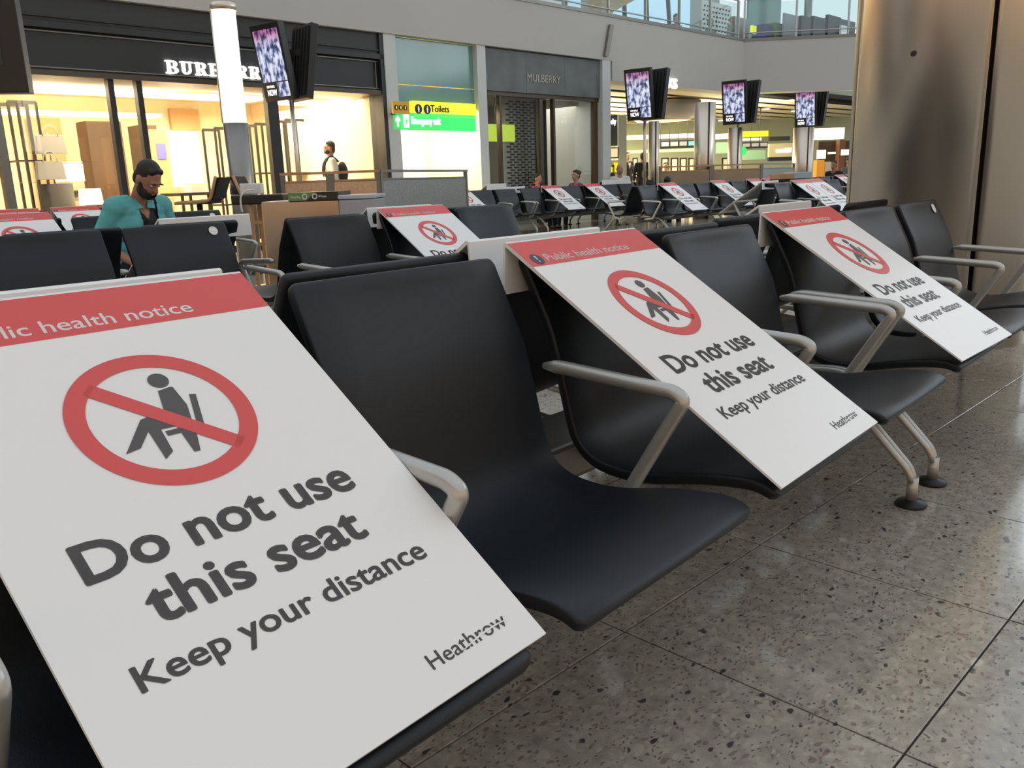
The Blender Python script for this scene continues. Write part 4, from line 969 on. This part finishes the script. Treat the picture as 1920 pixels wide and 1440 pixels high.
f = Fr('recycling_bin', 'steel waste bin with green and black recycling labels beside a grey box', 'bin', pl(570, 400, 5.9, BK)[0], 5.9, 0, BK)
a, zb0 = pl(489, 378, 5.9, BK); b, zb1 = pl(636, 374, 5.9, BK)
zt2 = pl(600, 362, 6.1, BK)[1]
f.part('body', G().box(a, b, 5.9, 6.4, .02, zb1), mat('bin_steel', (.44, .36, .28), .3, 1, bump=.1, bscale=20, stretch=(1, 1, .04)), .008)
f.part('plinth', G().box(a+.02, b-.02, 5.93, 6.37, 0, .02), M_black)
am, _ = pl(541, 370, 5.9, BK); ax, _ = pl(583, 370, 5.9, BK)
f.part('green_label', G().prism([(am, zb1), (ax-.03, zb1), (ax+.03, zb1+.055), (am, zb1+.055)], 5.885, 6.35, 'y'), mat('label_green', (.13, .26, .07), .4))
f.part('black_label', G().prism([(ax-.03, zb1), (b, zb1), (b, zb1+.055), (ax+.03, zb1+.055)], 5.885, 6.35, 'y'), M_black)
g = G()
for cx_, m_ in ((pl(571, 369, 5.88, BK)[0], 0), (pl(590, 370, 5.88, BK)[0], 0)):
    for i in range(16):
        p, q2 = i*PI/8, (i+.75)*PI/8; ri, ro = .011, .019
        g.prism([(cx_+ri*math.cos(p), zb1+.027+ri*math.sin(p)*1.1), (cx_+ro*math.cos(p), zb1+.027+ro*math.sin(p)*1.1), (cx_+ro*math.cos(q2), zb1+.027+ro*math.sin(q2)*1.1), (cx_+ri*math.cos(q2), zb1+.027+ri*math.sin(q2)*1.1)], 5.880, 5.8845, 'y')
f.part('label_rings', g, M_white)
fr_text(f, 'Recycling', am+.02, pl(563, 370, 5.88, BK)[0], zb1+.018, .016, 5.884, M_white, 0, .002)
fr_text(f, 'Waste', pl(597, 370, 5.88, BK)[0], pl(612, 370, 5.88, BK)[0], zb1+.018, .016, 5.884, M_white, 0, .002)
a, _ = pl(638, 380, 5.9, BK); b, z1_ = pl(702, 364, 5.9, BK)
f = Fr('waste_box', 'light grey plastic box unit standing right of the steel bin', 'box', (a+b)/2, 5.9, 0, BK)
f.part('body', G().box(a, b, 5.85, 6.4, 0, z1_-.03), M_plastic, .01); f.part('lid', G().box(a-.006, b+.006, 5.845, 6.41, z1_-.027, z1_), mat('lid_grey', (.42, .45, .5), .35), .008)

def barrier(label, P, m1, m2, zt=1.15):
    e = thing('steel_barrier', label, 'barrier', (P[1].x, P[1].y, 0))
    for i in range(2):
        A_, B_ = P[i], P[i+1]; d = (B_-A_); d.z = 0; L_ = d.length; ang = math.atan2(d.y, d.x); n = 2 if i == 0 else 1
        for k in range(n):
            pos = A_+d*(k/n)-P[1]; pos.z = 0; l = L_/n
            obj('perforated_sheet', G().box(.05, l-.05, .0, .02, .08, zt-.12).mesh('perforated_sheet', (m1, m2)[i]), e, pos, (0, 0, ang))
            [obj('post', G().box(x_, x_+.05, -.01, .04, 0, zt-.03).mesh('post', M_alud), e, pos, (0, 0, ang)) for x_ in (0, l-.05)]
        pos = A_-P[1]; pos.z = 0
        obj('top_rail', G().box(0, L_, -.02, .06, zt-.03, zt).box(0, L_, 0, .02, zt-.13, zt-.10).mesh('top_rail', (M_wood if i == 0 else M_alud)), e, pos, (0, 0, ang))
M_cop = mat('coppery_steel', (.74, .47, .30), .4, .4, var=.12, vscale=30)
barrier('coppery and grey perforated barrier behind the grey bin', [atz(525, 325, 1.15), atz(712, 318, 1.15), atz(875, 318, 1.15)], M_cop, M_mesh)
barrier('far bronze and grey barrier below the middle twin screens', [atz(1237, 312, 1.15), atz(1430, 306, 1.15), atz(1490, 306, 1.15)], mat('bronze_sheet', (.34, .25, .17), .45, .3, var=.1, vscale=3), M_mesh)
# low cabinet with pictures beyond the paired notices
f = Fr('low_kiosk', 'low kiosk with wood and pale blue top behind the paired notices', 'kiosk', pl(1495, 335, 14.5, BK)[0], 14.5, 0, BK)
a, z1_ = pl(1461, 326, 14.5, BK); m_, _ = pl(1487, 326, 14.5, BK); b, _ = pl(1521, 326, 14.5, BK)
f.part('base', G().box(a, b, 14.5, 15, 0, z1_-.09), M_black); f.part('wood_top', G().box(a, m_, 14.45, 15, z1_-.09, z1_), M_wood, .01); f.part('blue_top', G().box(m_, b, 14.45, 15, z1_-.09, z1_+.02), mat('pale_blue', (.35, .48, .55), .3), .01)

# ------------------------------------------------------------------ twin advert screens on posts
def slat_back(): pass
PW, PH, PT = .66, 1.12, .11
ME_CASE = G().box(-PW/2, PW/2, 0, PT, -PH/2, PH/2).mesh('case', M_black, .006)
ME_PIC = G().box(-PW/2+.05, PW/2-.05, -.004, 0, -.27, PH/2-.08)
me_pic = ME_PIC.mesh('picture', M_adv); me_in = G().box(.02, PW/2-.05, -.004, 0, -PH/2+.06, -.285).mesh('inset_picture', M_adv)
me_now = text_mesh('NOW', -.23, -.02, -.47, .085, M_ltext, .0, .002, up3=lambda x, y, h: (x, -.001-h, y))
me_now2 = text_mesh('ON SALE', -.23, -.05, -.355, .035, M_ltext, .0, .002, up3=lambda x, y, h: (x, -.001-h, y))
me_now = join([me_now, me_now2], 'screen_lettering')
me_rib = G(); [me_rib.box(-PW/2+.06+i*.1, -PW/2+.10+i*.1, PT, PT+.02, -PH/2+.05, PH/2-.05) for i in range(6)]; me_rib = me_rib.mesh('cooling_ribs', M_blackm)
def twin(label, px, pt_, pb, D, turn=.62):
    top = CAM+ray(px, pt_)*D; bot = CAM+ray(px, pb)*D; zc_ = (top.z+bot.z)/2; sc_ = (top.z-bot.z)/PH
    e = thing('twin_screen', label, 'screen', (top.x, top.y, 0), BK)
    tl = .17
    for k in range(2):
        ang = -turn if k == 0 else PI*.72
        yo = Vector((math.sin(ang), -math.cos(ang), 0))*.17 if k == 0 else Vector((.34, .12, 0))
        c = obj('display_case', ME_CASE, e); c.location = (yo.x, yo.y, zc_); c.rotation_euler = (tl, 0, ang); c.scale = (sc_, 1, sc_)
        obj('picture', me_pic, c); obj('inset_picture', me_in, c); obj('screen_lettering', me_now, c); obj('cooling_ribs', me_rib, c)
    obj('post', G().tube([(.08, .1, 0), (.08, .1, zc_)], .035, 12).mesh('post', M_steel), e, )
    obj('base_plate', G().lathe([(.16, 0), (.16, .015)], 24, (.08, .1, 0)).mesh('base_plate', M_steeld), e)
    obj('bracket', G().box(-.05, .3, .05, .15, zc_-.2, zc_-.12).box(-.05, .3, .05, .15, zc_+.12, zc_+.2).mesh('bracket', M_black), e)
twin('nearest twin advert screens on a post in front of the black shop fascia', 520, 48, 188, 12.0)
twin('first far twin advert screens, left of the ks letters', 1204, 130, 225, 18.3)
twin('middle far twin advert screens, above the long barrier', 1382, 152, 233, 21.3)
twin('right hand far twin advert screens beside the large steel column', 1515, 169, 239, 24.2)
# dark screen corner at the upper left edge
f = thing('twin_screen', 'dark housing of a hanging screen cut off at the upper left corner', 'screen', CAM+ray(-5, 90)*5.2, BK)
f.location.z = 0; q = CAM+ray(-5, 60)*5.2
obj('display_case', G().box(-.45, .14, 0, .12, q.z-.36, q.z+.5).mesh('display_case', M_black, .006), f, (0, 0, 0), (0, 0, .25))
obj('picture', G().box(-.42, .02, -.004, 0, q.z-.2, q.z+.46).mesh('picture', M_char2), f, (0, 0, 0), (0, 0, .25))
obj('hanger', G().tube([(-.15, .16, q.z), (-.15, .16, 7)], .04, 12).mesh('hanger', M_steel), f)

# ------------------------------------------------------------------ people
def remesh(g, name, m, vox, cut=None, smooth=4):
    me = bpy.data.meshes.new('tmp'); me.from_pydata(g.v, [], g.f); o = bpy.data.objects.new('tmp', me); COL.objects.link(o)
    md = o.modifiers.new('r', 'REMESH'); md.mode = 'VOXEL'; md.voxel_size = vox; md.use_smooth_shade = True
    ms = o.modifiers.new('s', 'SMOOTH'); ms.iterations = smooth; ms.factor = .5
    out = bpy.data.meshes.new_from_object(o.evaluated_get(bpy.context.evaluated_depsgraph_get())); out.name = name
    bpy.data.objects.remove(o); bpy.data.meshes.remove(me)
    if cut:
        b = bmesh.new(); b.from_mesh(out); bmesh.ops.delete(b, geom=[f for f in b.faces if cut(f.calc_center_median())], context='FACES'); b.to_mesh(out); b.free()
    out.polygons.foreach_set('use_smooth', [True]*len(out.polygons)); out.materials.clear(); out.materials.append(m); return out
def limb(g, a, b, ra, rb, n=12):
    a, b = Vector(a), Vector(b); g.ball(a, ra, n, 8); g.ball(b, rb, n, 8)
    if (b-a).length > 1e-4: g.tube([a, b], [ra, rb], n)
def person(label, loc, rz, pose='stand', s=1.0, top=None, bottom=None, skin=None, hair=None, lean=0., vox=.014, head=(0, 0), arms=None, beard=False, long_hair=False, mask=False, backpack=False, open_shirt=None, bald=False, woman=False, group=None, tie=False):
    skin = skin or M_skin; hair = hair or M_hair; top = top or M_blackc; bottom = bottom or M_navy
    e = thing('person', label, 'person', loc, rz, group); e.scale = (s, s, s)
    sw_ = .165 if woman else .185
    if pose == 'sit':
        H = Vector((0, 0, .50)); knees = [Vector((x*.11, -.43, .50)) for x in (-1, 1)]; ank = [Vector((x*.12, -.46, .09)) for x in (-1, 1)]
    else:
        H = Vector((0, 0, .93)); st_ = .16 if pose == 'walk' else .0
        knees = [Vector((x*.10, -st_*x, .50)) for x in (-1, 1)]; ank = [Vector((x*.10, -st_*1.4*x+(.05 if pose == 'walk' else 0), .09)) for x in (-1, 1)]
    R = Matrix.Rotation(lean, 3, 'X')
    ax = lambda x, y, z: H+R@Vector((x, y, z))
    chest = ax(0, 0, .34); neck = ax(0, .0, .53); sh = [ax(x*sw_, .0, .46) for x in (-1, 1)]
    yaw_, pit_ = head; HR = Matrix.Rotation(yaw_, 3, 'Z') @ Matrix.Rotation(pit_, 3, 'X')
    hb = neck+HR@Vector((0, -.01, .03)); hp = lambda x, y, z: hb+HR@Vector((x, y, z))   # head local, -y forward
    if not arms:
        arms = [((x*.25, .02, .22), (x*.24, -.12, 0)) for x in (-1, 1)] if pose != 'sit' else [((x*.25, -.06, .20), (x*.15, -.30, .10)) for x in (-1, 1)]
    elb = [H+Vector(a[0]) for a in arms]; wr = [H+Vector(a[1]) for a in arms]
    def torso(g, k=0.):
        for a, b, ra, rb in ((ax(-.075, 0, 0), ax(.075, 0, 0), .115+k, .115+k), (ax(-.06, 0, .16), ax(.06, 0, .16), .105+k, .105+k), (ax(-.085, 0, .33), ax(.085, 0, .33), .112+k, .112+k), (ax(-.10, .01, .43), ax(.10, .01, .43), .08+k, .08+k), (ax(0, 0, .02), ax(0, 0, .36), .12+k, .125+k)): limb(g, a, b, ra, rb)
        for i in (0, 1): limb(g, ax((-.06, .06)[i], .01, .47), sh[i], .055+k, .058+k)
    def armg(g, k=0., fore=True):
        for i in (0, 1):
            limb(g, sh[i], elb[i], .053+k, .042+k)
            if fore: limb(g, elb[i], wr[i], .040+k, .028+k)
    def legs(g, k=0.):
        for i in (0, 1):
            hx = ax((-.085, .085)[i], 0, -.01); limb(g, hx, knees[i], .088+k, .058+k); limb(g, knees[i], ank[i], .056+k, .038+k)
    g = G(); torso(g); armg(g); legs(g); limb(g, ax(0, .01, .46), neck, .062, .055); limb(g, neck, hp(0, .02, .07), .055, .058)
    g.ball((0, 0, 0), (.074, .092, .108), 18, 14, Matrix.Translation(hp(0, .012, .150)) @ HR.to_4x4())
    g.ball((0, 0, 0), (.058, .062, .072), 16, 12, Matrix.Translation(hp(0, -.025, .085)) @ HR.to_4x4())      # jaw
    limb(g, hp(0, -.078, .150), hp(0, -.103, .108), .010, .016, 8)                                             # nose
    g.ball((0, 0, 0), (.05, .016, .012), 10, 8, Matrix.Translation(hp(0, -.074, .162)) @ HR.to_4x4())          # brow
    for x in (-1, 1): g.ball((0, 0, 0), (.012, .022, .032), 8, 8, Matrix.Translation(hp(x*.078, .012, .125)) @ HR.to_4x4())
    for i in (0, 1):      # hands: palm, four fingers and a thumb
        d = (wr[i]-elb[i]).normalized(); sd = d.cross(Vector((0, 0, 1))); sd = sd.normalized() if sd.length > .2 else Vector((0, 1, 0)); nr_ = sd.cross(d).normalized()
        x_ = (-1, 1)[i]
        pc = wr[i]+d*.055; M3 = Matrix((sd, d, nr_)).transposed().to_4x4()
        g.ball((0, 0, 0), (.040, .052, .018), 12, 8, Matrix.Translation(pc) @ M3)
        for k, (o_, l_) in enumerate(((-.030, .060), (-.010, .072), (.011, .068), (.031, .052))):
            p0 = wr[i]+d*.09+sd*o_; p1 = p0+d*l_*.55-nr_*.006; p2 = p1+(d*.6-nr_*.8).normalized()*l_*.5
            limb(g, p0, p1, .0095, .0088, 8); limb(g, p1, p2, .0088, .0075, 8)
        t0 = wr[i]+d*.03+sd*(-x_)*.03; t1 = t0+(d*.6+sd*(-x_)*.8).normalized()*.045; limb(g, t0, t1, .012, .010, 8); limb(g, t1, t1+d*.03, .010, .008, 8)
    for i in (0, 1): limb(g, ank[i], ank[i]+Vector((0, -.13, -.045)), .038, .030)
    obj('body', remesh(g, 'body', skin, vox), e)
    # clothing
    g = G(); torso(g, .014); armg(g, .013, fore=top not in (M_tealc,) and not open_shirt)
    if open_shirt:
        g0 = G(); torso(g0, .008); vcut = lambda c: (c.z > ax(0, 0, .36).z+abs(c.x)*1.6 and c.y < neck.y+.0 and abs(c.x) < .10) or (c.z > neck.z-.04)
        obj('vest', remesh(g0, 'vest', M_blackc, vox, vcut), e)
        cutf = lambda c: (abs(c.x-.02) < .055+.05*(c.z-H.z) and c.y < ax(0, 0, c.z-H.z).y+.0) or ((c-neck).length < .085)
        g = G(); torso(g, .022); armg(g, .020, fore=False)
        obj('shirt', remesh(g, 'shirt', top, vox, cutf), e)
        g1 = G()
        for x in (-1, 1): g1.prism([(x*.015, .0), (x*.075, -.01), (x*.09, .05), (x*.05, .075)], -.004, .004, 'y', xf=Matrix.Translation(neck+Vector((0, -.055, -.075))) @ Matrix.Rotation(-.5, 4, 'X'))
        obj('collar', g1.mesh('collar', top), e)
    else:
        obj('jacket' if tie else 'shirt', remesh(g, 'shirt', top, vox, lambda c: (c-neck-Vector((0, -.02, .01))).length < .07), e)
    if tie:
        g = G().prism([(-.05, .17), (.05, .17), (0, -.02)], -.004, .004, 'y', xf=Matrix.Translation(ax(0, -.135, .30))); obj('shirt_front', g.mesh('shirt_front', M_whitec), e)
    g = G(); legs(g, .014); limb(g, ax(-.07, 0, 0), ax(.07, 0, 0), .13, .13); obj('trousers', remesh(g, 'trousers', bottom, vox), e)
    for i in (0, 1):
        g = G(); limb(g, ank[i]+Vector((0, .015, -.045)), ank[i]+Vector((0, -.15, -.058)), .042, .036); g.v = [(x, y, max(z, .004)) for x, y, z in g.v]; obj('shoe', remesh(g, 'shoe', M_black, .012), e)
    # face and hair
    for x in (-1, 1):
        ey = obj('eye', G().ball((0, 0, 0), (.0125, .0115, .0042), 10, 8).mesh('eye', M_eyew), e, hp(x*.030, -.0715, .139), (pit_, 0, yaw_)); obj('iris', G().ball((0, -.0085, -.001), (.005, .004, .0035), 8, 6).mesh('iris', M_hair), ey, rot=(pit_, 0, yaw_))
        obj('eyebrow', G().ball((0, 0, 0), (.020, .008, .0045), 8, 6).mesh('eyebrow', hair), e, hp(x*.031, -.088, .163), (pit_, x*.1, yaw_))
    obj('mouth', G().ball((0, 0, 0), (.024, .008, .006), 10, 6).mesh('mouth', M_lip), e, hp(0, -.086, .072), (pit_, 0, yaw_))
    if not bald:
        g = G(); X4 = lambda v: Matrix.Translation(hp(*v)) @ HR.to_4x4()
        g.ball((0, 0, 0), (.079, .091, .090), 18, 12, X4((0, .026, .182)))
        for k in range(5): g.ball((0, 0, 0), .022, 8, 6, X4((-.040+.020*k, -.030, .236-.006*abs(k-2))))
        g.ball((0, 0, 0), (.07, .05, .08), 12, 8, X4((0, .062, .12)))
        if long_hair:
            g.ball((0, 0, 0), (.05, .05, .055), 12, 8, X4((0, .12, .20)))
        Hi = (Matrix.Translation(hb) @ HR.to_4x4()).inverted()
        def hc(c):
            q = Hi @ c; return (q.y < -.03 and q.z < .205) or (q.y < .0 and q.z < .14) or (abs(q.x) > .06 and q.z < .13 and q.y < .05)
        obj('hair', remesh(g, 'hair', hair, max(.007, vox*.6), hc, 2), e)
    if beard:
        g = G(); X4 = lambda v: Matrix.Translation(hp(*v)) @ HR.to_4x4()
        g.ball((0, 0, 0), (.067, .079, .064), 16, 10, X4((0, -.024, .062)))
        for x in (-1, 1): limb(g, hp(x*.066, -.005, .12), hp(x*.056, -.03, .06), .014, .02, 8)
        Hi = (Matrix.Translation(hb) @ HR.to_4x4()).inverted()
        def bc(c): q = Hi @ c; return (q.z > .085 and abs(q.x) < .045) or (abs(q.x) < .022 and .06 < q.z < .09 and q.y < -.07) or q.z < -.02
        obj('beard', remesh(g, 'beard', hair, .007, bc, 2), e)
    if mask:
        g = G(); g.ball((0, 0, 0), (.062, .070, .055), 16, 10, Matrix.Translation(hp(0, -.030, .078)) @ HR.to_4x4()); obj('face_mask', g.mesh('face_mask', M_black), e)
    if backpack:
        g = G(); g.ball((0, 0, 0), (.13, .10, .20), 16, 10, Matrix.Translation(ax(0, .20, .26))); obj('backpack', g.mesh('backpack', M_blackc), e)
        for x in (-1, 1): obj('backpack_strap', G().tube(crom([tuple(ax(x*.11, .13, .45)), tuple(ax(x*.11, .0, .55)), tuple(ax(x*.12, -.12, .42)), tuple(ax(x*.13, -.12, .2)), tuple(ax(x*.13, .10, .08))], 4), .018, 8).mesh('backpack_strap', M_blackc), e)
    return e
def pw(px, D): q = CAM+ray(px, 400)*D; return q
def pr_(px, y): q = aty(px, 340, y); return (q.x, q.y, 0)
def drop(l, z): return (l[0], l[1], z)
q = pw(240, 6.0)
pm = person('bearded dark haired man in an open teal shirt over a black vest, looking down', (q.x, q.y, -.05), BK+1.0, 'sit', .99, M_tealc, M_navy, M_skin2, M_hair, lean=.30, vox=.0075, head=(.12, .72), beard=True, open_shirt=True,
    arms=[((-.27, -.02, .20), (-.20, -.30, .06)), ((.27, -.10, .20), (.10, -.34, .16))])
q = pw(628, 15.4); person('masked man in a white shirt with a black backpack in the clothing shop', (q.x, q.y, .013), BK-1.25, 'walk', 1.0, M_whitec, M_navy, M_skin2, M_hair, mask=True, backpack=True)
person('boy in a red top seated behind the far left notices', drop(pr_(1003, 11.15), -.02), BK+1.0, 'sit', .84, M_redc, M_navy, M_skin, M_hair, lean=.15)
person('woman in a patterned top with tied up dark hair', drop(pr_(1080, 11.2), -.08), BK-.9, 'sit', .92, M_pinkc, M_navy, M_skin, M_hair, woman=True, long_hair=True)
person('bald bearded man in a white shirt looking at the camera', drop(pr_(1162, 11.25), 0), BK, 'sit', .95, M_whitec, M_blackc, M_skin, M_hairg, bald=True, beard=True)
person('person in a black jacket seated left of the bald man, seen from behind', drop(pr_(1147, 11.6), -.08), BK+2.9, 'sit', .88, M_blackc, M_blackc, M_skin2, M_hair, lean=.3)
q = pw(1176, 27); person('standing man in a dark suit and white shirt right of the bald man', (q.x, q.y, 0), BK+.5, 'stand', .98, M_blackc, M_blackc, M_skin, M_hair, tie=True)
q = pw(1204, 24.5); person('standing person in a black jacket seen from behind, below the first twin screens', (q.x, q.y, 0), BK+PI, 'stand', .92, M_blackc, M_blackc, M_skin, M_hairb)
q = pw(1218, 20); person('person in a black coat seated right of the standing person in black', (q.x, q.y, -.03), BK+PI+.5, 'sit', .9, M_blackc, M_blackc, M_skin2, M_hair, lean=.4)
q = pw(1247, 27); person('person in a pink top behind the long bronze barrier', (q.x, q.y, -.25), BK, 'stand', .92, mat('pink_cloth', (.5, .22, .2), .8), M_navy, M_skin, M_hair, woman=True)
q = pw(1251, 17.5); person('person with a dark cap of hair seated at the foot of the bronze barrier', (q.x, q.y, -.28), BK+2.6, 'sit', .92, M_greyc, M_navy, M_skin2, M_hair)
q = pw(1566, 22); person('dark clothed person leaning forward at the right hand bench group', (q.x, q.y, 0), BK-.8, 'sit', .95, M_blackc, M_blackc, M_skin2, M_hair, lean=.5)
q = pw(1586, 24); person('person in grey seated beside the steel column in the distance', (q.x, q.y, 0), BK+.4, 'sit', .98, M_greyc, M_navy, M_skin, M_hairb)
def upp(px, t): a, _ = pl(px, 50, t); return toworld(a, t, zu, FA)
person('person with dark hair seated upstairs behind the balcony glass', upp(1268, CF+1.8), FA, 'sit', .95, M_greyc, M_navy, M_skin, M_hair)
person('person in grey seated upstairs in front of the slotted white screen', upp(1332, CF+1.6), FA, 'sit', .95, mat('cardigan_grey', (.2, .19, .18), .8), M_navy, M_skin, M_hair)
person('person standing upstairs right of the slotted white screen', upp(1372, CF+1.5), FA, 'stand', .8, mat('coat_grey', (.25, .24, .23), .8), M_navy, M_skin, M_hairg)
